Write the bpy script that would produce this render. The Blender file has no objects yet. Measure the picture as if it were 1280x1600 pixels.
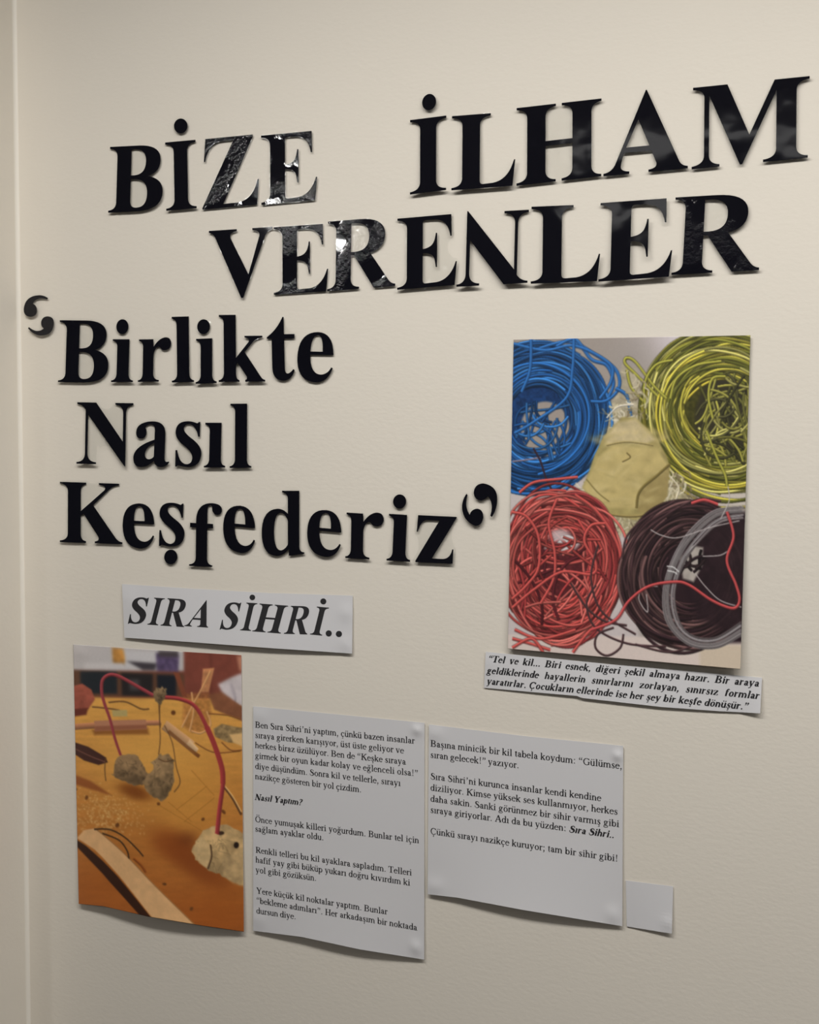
import bpy, math, random
import numpy as np
from mathutils import Vector, Matrix
from mathutils.geometry import tessellate_polygon

S = bpy.context.scene
COL = S.collection
random.seed(4)
rng = np.random.default_rng(11)

# ------------------------------------------------------------------ camera
F_PX = 2000.0                       # focal length in pixels of the 1280 x 1600 frame
ex = np.array([4800.0, 180.0, -2000.0]); ex /= np.linalg.norm(ex)     # wall's right, seen by the camera (x right, y down, z ahead)
ed = np.array([-240.0, 27800.0, 2000.0]); ed -= ex * ed.dot(ex); ed /= np.linalg.norm(ed)
ez = -ed
ey = np.cross(ez, ex)
RW = np.array([ex, ey, ez])         # camera axes -> world
DIST = 1.43
fwd = RW @ np.array([0, 0, 1.0])
CAM = np.array([-DIST * fwd[0], -DIST * fwd[1], 1.5])
cd = bpy.data.cameras.new('camera')
cd.sensor_fit = 'VERTICAL'; cd.sensor_height = 32.0; cd.lens = F_PX / 1600.0 * 32.0
cd.clip_start = 0.01
cam = bpy.data.objects.new('camera', cd); COL.objects.link(cam)
m3 = np.stack([RW @ np.array([1, 0, 0.]), RW @ np.array([0, -1, 0.]), RW @ np.array([0, 0, -1.])], axis=1)
cam.matrix_world = Matrix.Translation(Vector(CAM)) @ Matrix(m3.tolist()).to_4x4()
S.camera = cam


def at(px, py, d=0.0):
    """The point of the plane d metres in front of the wall that lies on pixel (px, py): world (x, z)."""
    r = RW @ np.array([px - 640.0, py - 800.0, F_PX])
    t = (-d - CAM[1]) / r[1]
    p = CAM + r * t
    return np.array([p[0], p[2]])


# ------------------------------------------------------------------ light
S.view_settings.view_transform = 'Standard'
S.view_settings.look = 'None'
S.view_settings.gamma = 1.0
S.view_settings.use_curve_mapping = False
S.view_settings.exposure = 0.03
W = bpy.data.worlds.new('world'); S.world = W; W.use_nodes = True
W.node_tree.nodes['Background'].inputs[0].default_value = (0.95, 0.97, 1.0, 1)
W.node_tree.nodes['Background'].inputs[1].default_value = 0.03
CEIL = 2.34


def area(name, loc, size, size_y, power, color=(1, 1, 1), rot=(0, 0, 0)):
    l = bpy.data.lights.new(name, 'AREA'); l.shape = 'RECTANGLE'
    l.size = size; l.size_y = size_y; l.energy = power; l.color = color
    o = bpy.data.objects.new(name, l); COL.objects.link(o)
    o.location = loc; o.rotation_euler = rot
    return o


LAMPS = [  # x, y, size x, size y, watts
    (0.44, -0.86, 2.1, 0.26, 30.0),
    (-1.70, -2.80, 0.12, 0.26, 11.0),
    (-2.00, -4.00, 0.11, 0.15, 8.0),
    (-0.51, -4.47, 0.10, 0.10, 4.0),
    (-0.08, -2.42, 0.90, 0.36, 1.6),  # added dim panel, only there to reflect as grey bands in the top letters
    (2.35, -1.15, 0.50, 0.50, 8.5),  # added fill lamp that brightens the left wall
]
for (lx, ly, sx, sy, pw) in LAMPS:
    area('lamp_light', (lx, ly, CEIL - 0.035), sx - 0.03, sy - 0.03, pw, (1.0, 0.985, 0.96))


# ------------------------------------------------------------------ helpers
def new_mat(name):
    m = bpy.data.materials.new(name); m.use_nodes = True
    nt = m.node_tree
    return m, nt, nt.nodes['Principled BSDF']


def lin(c):
    c = np.asarray(c, float) / 255.0
    return np.where(c <= 0.04045, c / 12.92, ((c + 0.055) / 1.055) ** 2.4)


class MB:
    """Collects polygons; build() links them as one mesh object."""
    def __init__(self):
        self.v = []; self.f = []; self.m = []

    def add(self, verts, faces, mi=0):
        b = len(self.v)
        self.v += [tuple(map(float, p)) for p in verts]
        self.f += [tuple(b + i for i in q) for q in faces]
        self.m += [mi] * len(faces)

    def box(self, x0, x1, y0, y1, z0, z1, mi=0):
        vs = [(x0, y0, z0), (x1, y0, z0), (x1, y1, z0), (x0, y1, z0), (x0, y0, z1), (x1, y0, z1), (x1, y1, z1), (x0, y1, z1)]
        self.add(vs, [(0, 3, 2, 1), (4, 5, 6, 7), (0, 1, 5, 4), (1, 2, 6, 5), (2, 3, 7, 6), (3, 0, 4, 7)], mi)

    def build(self, name, mats, parent=None, loc=(0, 0, 0), smooth=False):
        me = bpy.data.meshes.new(name)
        L = np.array(loc, float)
        me.from_pydata([tuple(np.array(p) - L) for p in self.v], [], self.f)
        for mm in (mats if isinstance(mats, (list, tuple)) else [mats]):
            me.materials.append(mm)
        me.polygons.foreach_set('material_index', self.m)
        if smooth:
            me.polygons.foreach_set('use_smooth', [True] * len(self.f))
        me.update()
        o = bpy.data.objects.new(name, me); COL.objects.link(o)
        o.location = loc
        if parent is not None:
            o.parent = parent
            o.location = L - np.array(parent.location)
        return o


def tag(o, label=None, cat=None, group=None, kind=None):
    if label: o['label'] = label
    if cat: o['category'] = cat
    if group: o['group'] = group
    if kind: o['kind'] = kind
    return o


# ------------------------------------------------------------------ materials
def wall_material(name, base):
    m, nt, p = new_mat(name)
    tc = nt.nodes.new('ShaderNodeTexCoord')
    n1 = nt.nodes.new('ShaderNodeTexNoise'); n1.inputs['Scale'].default_value = 190; n1.inputs['Detail'].default_value = 3
    mp = nt.nodes.new('ShaderNodeMapping'); mp.inputs['Scale'].default_value = (0.7, 1, 1.25)
    n2 = nt.nodes.new('ShaderNodeTexNoise'); n2.inputs['Scale'].default_value = 3.0; n2.inputs['Detail'].default_value = 2
    nt.links.new(tc.outputs['Object'], mp.inputs[0]); nt.links.new(mp.outputs[0], n1.inputs['Vector'])
    nt.links.new(tc.outputs['Object'], n2.inputs['Vector'])
    bp = nt.nodes.new('ShaderNodeBump'); bp.inputs['Strength'].default_value = 0.11; bp.inputs['Distance'].default_value = 0.0016
    nt.links.new(n1.outputs['Fac'], bp.inputs['Height']); nt.links.new(bp.outputs[0], p.inputs['Normal'])
    mx = nt.nodes.new('ShaderNodeMix'); mx.data_type = 'RGBA'
    mx.inputs[6].default_value = (*[c * 0.985 for c in base], 1); mx.inputs[7].default_value = (*[min(1, c * 1.015) for c in base], 1)
    nt.links.new(n2.outputs['Fac'], mx.inputs[0]); nt.links.new(mx.outputs[2], p.inputs['Base Color'])
    p.inputs['Roughness'].default_value = 0.6
    p.inputs['Specular IOR Level'].default_value = 0.25
    return m


def plain(name, c, rough=0.6, spec=0.4, noise=0.0):
    m, nt, p = new_mat(name)
    p.inputs['Base Color'].default_value = (*c, 1); p.inputs['Roughness'].default_value = rough
    p.inputs['Specular IOR Level'].default_value = spec
    if noise:
        tc = nt.nodes.new('ShaderNodeTexCoord')
        n = nt.nodes.new('ShaderNodeTexNoise'); n.inputs['Scale'].default_value = 30
        nt.links.new(tc.outputs['Object'], n.inputs['Vector'])
        bp = nt.nodes.new('ShaderNodeBump'); bp.inputs['Strength'].default_value = noise; bp.inputs['Distance'].default_value = 0.002
        nt.links.new(n.outputs['Fac'], bp.inputs['Height']); nt.links.new(bp.outputs[0], p.inputs['Normal'])
    return m


def black_material(name, wrinkle):
    m, nt, p = new_mat(name)
    p.inputs['Base Color'].default_value = (0.0048, 0.0048, 0.0078, 1)
    p.inputs['Roughness'].default_value = 0.02 if wrinkle else 0.05
    p.inputs['Specular IOR Level'].default_value = 0.55 if wrinkle else 0.36
    geo = nt.nodes.new('ShaderNodeNewGeometry')
    n1 = nt.nodes.new('ShaderNodeTexNoise'); n1.inputs['Scale'].default_value = 22; n1.inputs['Detail'].default_value = 1.5
    nt.links.new(geo.outputs['Position'], n1.inputs['Vector'])
    b1 = nt.nodes.new('ShaderNodeBump'); b1.inputs['Strength'].default_value = 0.05 if wrinkle else 0.14; b1.inputs['Distance'].default_value = 0.004
    nt.links.new(n1.outputs['Fac'], b1.inputs['Height'])
    last = b1
    if wrinkle:
        n2 = nt.nodes.new('ShaderNodeTexNoise'); n2.inputs['Scale'].default_value = 230; n2.inputs['Detail'].default_value = 4
        n3 = nt.nodes.new('ShaderNodeTexNoise'); n3.inputs['Scale'].default_value = 26; n3.inputs['Detail'].default_value = 1
        nt.links.new(geo.outputs['Position'], n2.inputs['Vector']); nt.links.new(geo.outputs['Position'], n3.inputs['Vector'])
        mr = nt.nodes.new('ShaderNodeMapRange'); mr.inputs[1].default_value = 0.44; mr.inputs[2].default_value = 0.54
        nt.links.new(n3.outputs['Fac'], mr.inputs[0])
        mu = nt.nodes.new('ShaderNodeMath'); mu.operation = 'MULTIPLY'
        nt.links.new(n2.outputs['Fac'], mu.inputs[0]); nt.links.new(mr.outputs[0], mu.inputs[1])
        b2 = nt.nodes.new('ShaderNodeBump'); b2.inputs['Strength'].default_value = wrinkle; b2.inputs['Distance'].default_value = 0.0022
        nt.links.new(mu.outputs[0], b2.inputs['Height']); nt.links.new(b1.outputs[0], b2.inputs['Normal'])
        last = b2
    nt.links.new(last.outputs[0], p.inputs['Normal'])
    return m


def film_material():
    m = bpy.data.materials.new('clear_laminate'); m.use_nodes = True
    nt = m.node_tree; nt.nodes.clear()
    out = nt.nodes.new('ShaderNodeOutputMaterial')
    tr = nt.nodes.new('ShaderNodeBsdfTransparent'); tr.inputs[0].default_value = (0.992, 0.994, 0.992, 1)
    gl = nt.nodes.new('ShaderNodeBsdfGlossy'); gl.inputs['Roughness'].default_value = 0.12
    geo = nt.nodes.new('ShaderNodeNewGeometry')
    n = nt.nodes.new('ShaderNodeTexNoise'); n.inputs['Scale'].default_value = 60
    nt.links.new(geo.outputs['Position'], n.inputs['Vector'])
    bp = nt.nodes.new('ShaderNodeBump'); bp.inputs['Strength'].default_value = 0.5; bp.inputs['Distance'].default_value = 0.002
    nt.links.new(n.outputs['Fac'], bp.inputs['Height'])
    nt.links.new(bp.outputs[0], gl.inputs['Normal'])
    mx = nt.nodes.new('ShaderNodeMixShader')
    mx.inputs[0].default_value = 0.035; nt.links.new(tr.outputs[0], mx.inputs[1]); nt.links.new(gl.outputs[0], mx.inputs[2])
    nt.links.new(mx.outputs[0], out.inputs[0])
    return m


def print_material():
    m, nt, p = new_mat('photo_paper')
    a = nt.nodes.new('ShaderNodeAttribute'); a.attribute_name = 'picture'
    nt.links.new(a.outputs['Color'], p.inputs['Base Color'])
    p.inputs['Roughness'].default_value = 0.42; p.inputs['Specular IOR Level'].default_value = 0.35
    return m


M_WALL = wall_material('cream_wall_paint', (0.735, 0.681, 0.594))
M_PIER = wall_material('cream_wall_paint_lit', (0.80, 0.748, 0.662))  # same wall paint made lighter, light on the left wall put into its colour
M_BEAD = plain('caulk_bead', (0.83, 0.785, 0.70), 0.5, 0.3)
M_CEIL = plain('ceiling_white', (0.72, 0.71, 0.68), 0.8)
M_FLOOR = plain('floor_grey', (0.10, 0.09, 0.082), 0.5, 0.4, 0.2)
M_FAR = plain('far_wall_paint', (0.30, 0.28, 0.25), 0.7)
M_PAPER = plain('office_paper', (0.63, 0.62, 0.628), 0.7, 0.3)
M_INK = plain('printed_ink', (0.022, 0.021, 0.023), 0.6, 0.3)
M_BLACK = black_material('black_laminated_card', 0)
M_WRINK = black_material('black_bubbled_laminate', 0.2)
M_FILM = film_material()
M_PRINT = print_material()
M_LAMPF = plain('lamp_frame', (0.75, 0.75, 0.74), 0.4)

# ------------------------------------------------------------------ the setting
xc = at(33, 800)[0]                       # the corner at the left
b = MB(); b.box(xc - 0.10, 2.9, 0.0, 0.12, 0, CEIL)
tag(b.build('wall_back', M_WALL), kind='structure')
b = MB(); b.box(xc - 0.10, xc, -0.09, 0.0, 0, CEIL)
tag(b.build('wall_left', M_PIER), kind='structure')
b = MB()
r = 0.0042; n = 6
ring = [(xc + r - r * math.sin(math.pi / 2 * k / n), -r + r * math.cos(math.pi / 2 * k / n)) for k in range(n + 1)] + [(xc, 0.0)]
vs = [(x, y, 0.0) for x, y in ring] + [(x, y, CEIL) for x, y in ring]
k = len(ring)
b.add(vs, [(i, (i + 1) % k, k + (i + 1) % k, k + i) for i in range(k)])
tag(b.build('trim_1', M_BEAD, smooth=False), kind='structure')
b = MB(); b.box(-4.5, 2.9, -6.5, 0.12, -0.05, 0)
tag(b.build('floor', M_FLOOR), kind='structure')
b = MB(); b.box(-4.5, 2.9, -6.5, 0.12, CEIL, CEIL + 0.05)
tag(b.build('ceiling', M_CEIL), kind='structure')
b = MB(); b.box(-4.5, 2.9, -6.6, -6.5, 0, CEIL)
tag(b.build('wall_front', M_FAR), kind='structure')


# ------------------------------------------------------------------ bold serif capitals and small letters
GB = {
 'I': ["M 20 0 L 370 0 L 370 20 Q 276 26 272 100 L 272 576 Q 276 650 370 656 L 370 676 L 20 676 L 20 656 Q 114 650 118 576 L 118 100 Q 114 26 20 20"],
 'L': ["M 16 0 L 575 0 L 600 238 L 590 238 Q 540 60 400 40 L 310 36 Q 274 36 274 70 L 274 576 Q 278 650 372 656 L 372 676 L 16 676 L 16 656 Q 110 650 114 576 L 114 100 Q 110 26 16 20"],
 'E': ["M 16 0 L 600 0 L 622 225 L 612 225 Q 560 60 420 42 L 310 38 Q 274 36 274 72 L 274 328 Q 360 326 388 280 Q 402 250 408 185 L 420 185 L 420 510 L 408 510 Q 400 440 375 408 Q 345 372 274 366 L 274 610 Q 274 640 304 640 L 400 638 Q 530 630 556 470 L 568 470 L 564 676 L 16 676 L 16 656 Q 110 650 114 576 L 114 100 Q 110 26 16 20"],
 'Z': ["M 28 0 L 598 0 L 614 245 L 604 245 Q 560 50 400 38 L 245 36 L 552 662 L 552 676 L 58 676 L 44 455 L 54 455 Q 90 640 240 640 L 350 640 L 28 14"],
 'B': ["M 16 0 L 340 0 Q 618 6 618 190 Q 618 325 450 358 Q 585 395 585 520 Q 585 676 340 676 L 16 676 L 16 656 Q 99 650 103 576 L 103 100 Q 99 26 16 20",
       "M 257 372 L 300 372 Q 424 378 424 510 Q 424 640 300 640 L 257 640", "M 257 334 L 300 334 Q 446 326 446 180 Q 446 38 330 38 Q 257 38 257 110"],
 'R': ["M 16 0 L 345 0 L 345 20 Q 261 26 257 100 L 257 330 L 290 330 L 500 0 L 722 0 L 722 22 Q 680 26 650 66 L 455 345 Q 610 375 610 512 Q 610 676 350 676 L 16 676 L 16 656 Q 99 650 103 576 L 103 100 Q 99 26 16 20",
       "M 257 362 L 300 362 Q 446 366 446 505 Q 446 640 300 640 L 257 640"],
 'H': ["M 16 0 L 362 0 L 362 20 Q 275 26 271 100 L 271 318 L 510 318 L 510 100 Q 506 26 415 20 L 415 0 L 765 0 L 765 20 Q 681 26 677 100 L 677 576 Q 681 650 765 656 L 765 676 L 415 676 L 415 656 Q 506 650 510 576 L 510 360 L 271 360 L 271 576 Q 275 650 362 656 L 362 676 L 16 676 L 16 656 Q 106 650 110 576 L 110 100 Q 106 26 16 20"],
 'A': ["M 9 0 L 222 0 L 222 20 Q 150 26 152 70 Q 156 100 176 178 L 405 178 L 446 70 Q 452 26 380 20 L 380 0 L 704 0 L 704 20 Q 650 26 630 76 L 366 690 L 358 690 L 110 95 Q 80 26 9 20", "M 196 222 L 388 222 L 296 450"],
 'M': ["M 14 0 L 232 0 L 232 20 Q 150 30 148 100 L 148 600 L 392 0 L 410 0 L 676 590 L 676 100 Q 672 26 573 20 L 573 0 L 925 0 L 925 20 Q 837 26 833 100 L 833 576 Q 837 650 935 656 L 935 676 L 660 676 L 465 240 L 290 676 L 20 676 L 20 656 Q 105 650 110 585 L 110 100 Q 106 30 14 20"],
 'V': ["M 12 676 L 12 656 Q 60 650 84 596 L 352 -14 L 372 -14 L 622 580 Q 648 650 710 656 L 710 676 L 490 676 L 490 656 Q 575 650 566 596 L 436 215 L 246 590 Q 230 650 316 656 L 316 676"],
 'N': ["M 20 0 L 255 0 L 255 20 Q 155 26 149 110 L 149 545 L 606 -18 L 614 -18 L 614 566 Q 618 650 700 656 L 700 676 L 482 676 L 482 656 Q 576 650 581 566 L 581 250 L 246 676 L 16 676 L 16 656 Q 85 650 121 596 L 121 110 Q 115 26 20 20"],
 'K': ["M 16 0 L 322 0 L 322 20 Q 263 26 259 100 L 259 300 L 294 330 L 470 75 Q 490 26 428 20 L 428 0 L 752 0 L 752 20 Q 700 26 665 75 L 405 425 L 590 600 Q 640 652 712 656 L 712 676 L 475 676 L 475 656 Q 575 648 540 596 L 259 352 L 259 576 Q 263 650 322 656 L 322 676 L 16 676 L 16 656 Q 106 650 110 576 L 110 100 Q 106 26 16 20"],
 'i': ["M 16 0 L 262 0 L 262 18 Q 213 24 210 90 L 210 473 L 22 473 L 22 455 Q 74 450 76 385 L 76 90 Q 72 24 16 18"],
 'l': ["M 16 0 L 262 0 L 262 18 Q 213 24 210 90 L 210 676 L 22 676 L 22 658 Q 74 652 76 588 L 76 90 Q 72 24 16 18"],
 'r': ["M 16 0 L 287 0 L 287 18 Q 216 24 212 90 L 212 290 Q 222 370 270 390 Q 295 390 310 365 Q 335 345 375 350 Q 440 362 440 425 Q 436 492 365 492 Q 280 485 212 385 L 206 473 L 22 473 L 22 455 Q 74 450 77 385 L 77 90 Q 72 24 16 18"],
 'k': ["M 16 0 L 255 0 L 255 18 Q 218 24 216 80 L 216 170 L 235 195 L 345 50 Q 350 24 325 18 L 325 0 L 556 0 L 556 18 Q 525 22 505 50 L 318 300 L 420 405 Q 455 440 527 446 L 527 463 L 320 463 L 320 446 Q 395 440 362 395 L 216 240 L 216 676 L 22 676 L 22 658 Q 74 652 77 588 L 77 90 Q 72 24 16 18"],
 't': ["M 0 424 L 54 424 L 54 120 Q 60 -12 175 -12 Q 265 -8 303 95 L 288 106 Q 250 60 220 62 Q 192 66 192 120 L 192 424 L 310 424 L 310 470 L 192 470 L 192 648 L 180 648 Q 120 520 0 440"],
 'e': ["M 407 264 L 144 264 Q 146 70 270 66 Q 345 68 388 140 L 403 130 Q 350 -12 215 -12 Q 0 -4 0 235 Q 6 488 225 492 Q 400 488 407 264", "M 144 296 L 285 296 L 284 350 Q 276 462 222 460 Q 150 455 144 296"],
 'a': ["M 24 375 Q 24 305 85 303 Q 150 308 150 370 Q 150 395 135 420 Q 150 460 200 458 Q 254 455 254 390 L 254 290 Q 0 220 0 95 Q 4 -8 100 -10 Q 190 -8 256 62 Q 270 -10 340 -12 Q 420 -10 444 40 L 436 48 Q 385 30 384 90 L 384 350 Q 380 492 215 492 Q 24 485 24 375", "M 254 255 L 254 105 Q 225 75 190 76 Q 140 80 140 135 Q 145 210 254 255"],
 's': ["M 302 488 L 286 488 Q 276 470 258 474 Q 200 494 150 492 Q 2 488 0 365 Q 0 290 120 215 Q 216 150 214 90 Q 210 22 145 18 Q 50 20 22 170 L 4 170 L 4 -12 L 20 -12 Q 30 8 50 2 Q 110 -14 160 -12 Q 320 -6 324 145 Q 322 225 205 300 Q 100 365 100 405 Q 104 460 165 460 Q 250 455 282 325 L 300 325"],
 'f': ["M 0 0 L 268 0 L 268 18 Q 209 24 205 90 L 205 429 L 272 429 L 272 478 L 205 478 L 205 600 Q 205 685 240 685 Q 262 682 262 650 Q 262 590 318 580 Q 374 584 374 640 Q 370 706 255 708 Q 76 700 76 500 L 76 478 L 6 478 L 6 429 L 76 429 L 76 90 Q 72 24 0 18"],
 'd': ["M 296 -8 L 464 12 L 464 28 Q 410 30 408 90 L 408 676 L 223 676 L 223 658 Q 283 652 285 590 L 285 430 Q 240 486 170 486 Q 0 476 0 230 Q 4 -8 165 -10 Q 245 -8 296 66", "M 285 360 L 285 110 Q 250 50 205 48 Q 136 52 132 240 Q 136 440 205 444 Q 260 440 285 360"],
 'z': ["M 0 0 L 408 0 L 414 145 L 402 145 Q 385 50 300 44 L 180 44 L 445 463 L 445 473 L 22 473 L 10 305 L 22 305 Q 50 425 130 428 L 258 428 L 0 15"],
}


def path_points(s, seg=9):
    t = s.split(); i = 0; pts = []
    while i < len(t):
        c = t[i]
        if c in 'ML':
            pts.append((float(t[i + 1]), float(t[i + 2]))); i += 3
        else:
            cx, cy, x, y = map(float, t[i + 1:i + 5]); x0, y0 = pts[-1]
            for k in range(1, seg + 1):
                u = k / seg
                pts.append(((1 - u) ** 2 * x0 + 2 * u * (1 - u) * cx + u * u * x, (1 - u) ** 2 * y0 + 2 * u * (1 - u) * cy + u * u * y))
            i += 5
    if math.dist(pts[0], pts[-1]) < 1e-6: pts.pop()
    return np.array(pts)


def fit(corr):
    """Least-squares map from glyph units to photo pixels (affine) from point pairs."""
    A = np.array([[gx, gy, 1.0] for gx, gy, _, _ in corr]); B = np.array([[px, py] for _, _, px, py in corr])
    X, *_ = np.linalg.lstsq(A, B, rcond=None)
    return lambda P: np.c_[np.asarray(P), np.ones(len(P))] @ X


def marching(fld, xs, ys):
    """Closed iso-contours fld = 0 of a grid, as lists of points."""
    segs = {}
    def cut(a, b_, pa, pb):
        t = a / (a - b_); return (pa[0] + (pb[0] - pa[0]) * t, pa[1] + (pb[1] - pa[1]) * t)
    ny, nx = fld.shape
    pt = {}
    adj = {}
    for j in range(ny - 1):
        for i in range(nx - 1):
            q = [(j, i), (j, i + 1), (j + 1, i + 1), (j + 1, i)]
            v = [fld[a] for a in q]
            if all(x > 0 for x in v) or all(x <= 0 for x in v): continue
            e = []
            for k in range(4):
                a, c = q[k], q[(k + 1) % 4]; va, vc = v[k], v[(k + 1) % 4]
                if (va > 0) != (vc > 0):
                    key = (a, c) if a < c else (c, a)
                    pt[key] = cut(va, vc, (xs[a[1]], ys[a[0]]), (xs[c[1]], ys[c[0]]))
                    e.append(key)
            for k in range(0, len(e) - 1, 2):
                adj.setdefault(e[k], []).append(e[k + 1]); adj.setdefault(e[k + 1], []).append(e[k])
    loops = []; seen = set()
    for k0 in adj:
        if k0 in seen: continue
        loop = [k0]; seen.add(k0); cur = k0
        while True:
            nx_ = [q for q in adj[cur] if q not in seen]
            if not nx_: break
            cur = nx_[0]; seen.add(cur); loop.append(cur)
        if len(loop) > 8: loops.append(np.array([pt[q] for q in loop]))
    return loops


def resample(P, step):
    out = []
    for k in range(len(P)):
        a, c = P[k], P[(k + 1) % len(P)]; L = np.hypot(*(c - a)); n_ = max(1, int(math.ceil(L / step)))
        for j in range(n_): out.append(a + (c - a) * j / n_)
    return np.array(out)


def film_outline(P, margin, close):
    """The outline of a clear border cut around outline P: margin wide, gaps narrower than 2*close bridged."""
    g = 0.0011
    pad = close + margin + 3 * g
    xs = np.arange(P[:, 0].min() - pad, P[:, 0].max() + pad, g); ys = np.arange(P[:, 1].min() - pad, P[:, 1].max() + pad, g)
    X, Y = np.meshgrid(xs, ys)
    B = resample(P, g * 1.2)
    def dist(B):
        d = np.full(X.shape, 1e9)
        for j in range(0, len(B), 200):
            c = B[j:j + 200]
            d = np.minimum(d, ((X[..., None] - c[:, 0]) ** 2 + (Y[..., None] - c[:, 1]) ** 2).min(-1))
        return np.sqrt(d)
    ins = np.zeros(X.shape, bool)
    Q = np.roll(P, -1, 0)
    for (x0, y0), (x1, y1) in zip(P, Q):
        if y0 == y1: continue
        c = ((Y >= min(y0, y1)) & (Y < max(y0, y1))); xi = x0 + (Y - y0) * (x1 - x0) / (y1 - y0)
        ins ^= c & (X < xi)
    R1 = close + margin
    d = np.where(ins, -1.0, 1.0) * dist(B)
    loops = marching(R1 - d, xs, ys)
    if not loops: return None
    big = max(loops, key=lambda l: np.prod(np.ptp(l, axis=0)))
    d2 = dist(resample(big, g * 1.2))
    fld = np.where(d < R1, d2 - close, -1.0)
    loops = marching(fld, xs, ys)
    if not loops: return None
    big = max(loops, key=lambda l: np.prod(np.ptp(l, axis=0)))
    n_ = len(big)
    sm = sum(np.roll(big, k, 0) for k in (-2, -1, 0, 1, 2)) / 5.0
    return sm[::2]


def plate(mb, contours, depth, thick, mi=0):
    """A flat plate with outline(s) contours (wall x, z); depth(x, z) is the distance of its face from the wall."""
    tris = tessellate_polygon([[Vector((p[0], p[1], 0)) for p in c] for c in contours])
    P = np.concatenate(contours)
    fr = [(x, -depth(x, z), z) for x, z in P]; bk = [(x, -depth(x, z) + thick, z) for x, z in P]
    def up(t):
        a, c, e = P[t[0]], P[t[1]], P[t[2]]
        return t if (c[0] - a[0]) * (e[1] - a[1]) - (c[1] - a[1]) * (e[0] - a[0]) > 0 else (t[0], t[2], t[1])
    tf = [up(t) for t in tris]
    mb.add(fr, tf, mi); mb.add(bk, [(t[0], t[2], t[1]) for t in tf], mi)
    o = 0
    for ci, c in enumerate(contours):
        k = len(c)
        ar = 0.5 * np.sum(c[:, 0] * np.roll(c[:, 1], -1) - np.roll(c[:, 0], -1) * c[:, 1])
        ccw = (ar > 0) == (ci == 0)
        vs = fr[o:o + k] + bk[o:o + k]
        if ccw: fs = [(i, k + i, k + (i + 1) % k, (i + 1) % k) for i in range(k)]
        else: fs = [(i, (i + 1) % k, k + (i + 1) % k, k + i) for i in range(k)]
        mb.add(vs, fs, mi); o += k


def cutout(name, px_contours, label, cat, group, gap=0.004, tilt=0.0, film=(0.0022, 0.003), mat=None, sway=0.0):
    """A laminated black card shape on the wall. gap: its distance from the wall; tilt: extra distance at its foot."""
    gap *= 0.8; tilt *= 0.8
    W_ = [np.array([at(px, py, gap) for px, py in c]) for c in px_contours]
    lo, hi = W_[0].min(0), W_[0].max(0)
    hgt = max(hi[1] - lo[1], 0.02); wid = max(hi[0] - lo[0], 0.02)
    def depth(x, z):
        return gap + tilt * (hi[1] - z) / hgt + sway * (x - lo[0]) / wid
    loc = ((lo[0] + hi[0]) / 2, 0.0, lo[1])
    o = bpy.data.objects.new(name, None); COL.objects.link(o); o.location = loc; o.empty_display_size = 0.02
    tag(o, label, cat, group)
    mb = MB(); plate(mb, W_, depth, 0.0007)
    mb.build('black_card', mat or M_BLACK, parent=o, loc=loc)
    f = film_outline(W_[0], *film)
    fb = MB(); plate(fb, [f], lambda x, z: depth(x, z) - 0.00012, 0.00035)
    fb.build('clear_film', M_FILM, parent=o, loc=loc)
    return o


def glyph_px(ch, corr):
    f = fit(corr)
    return [f(path_points(p)) for p in GB[ch]]


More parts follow.
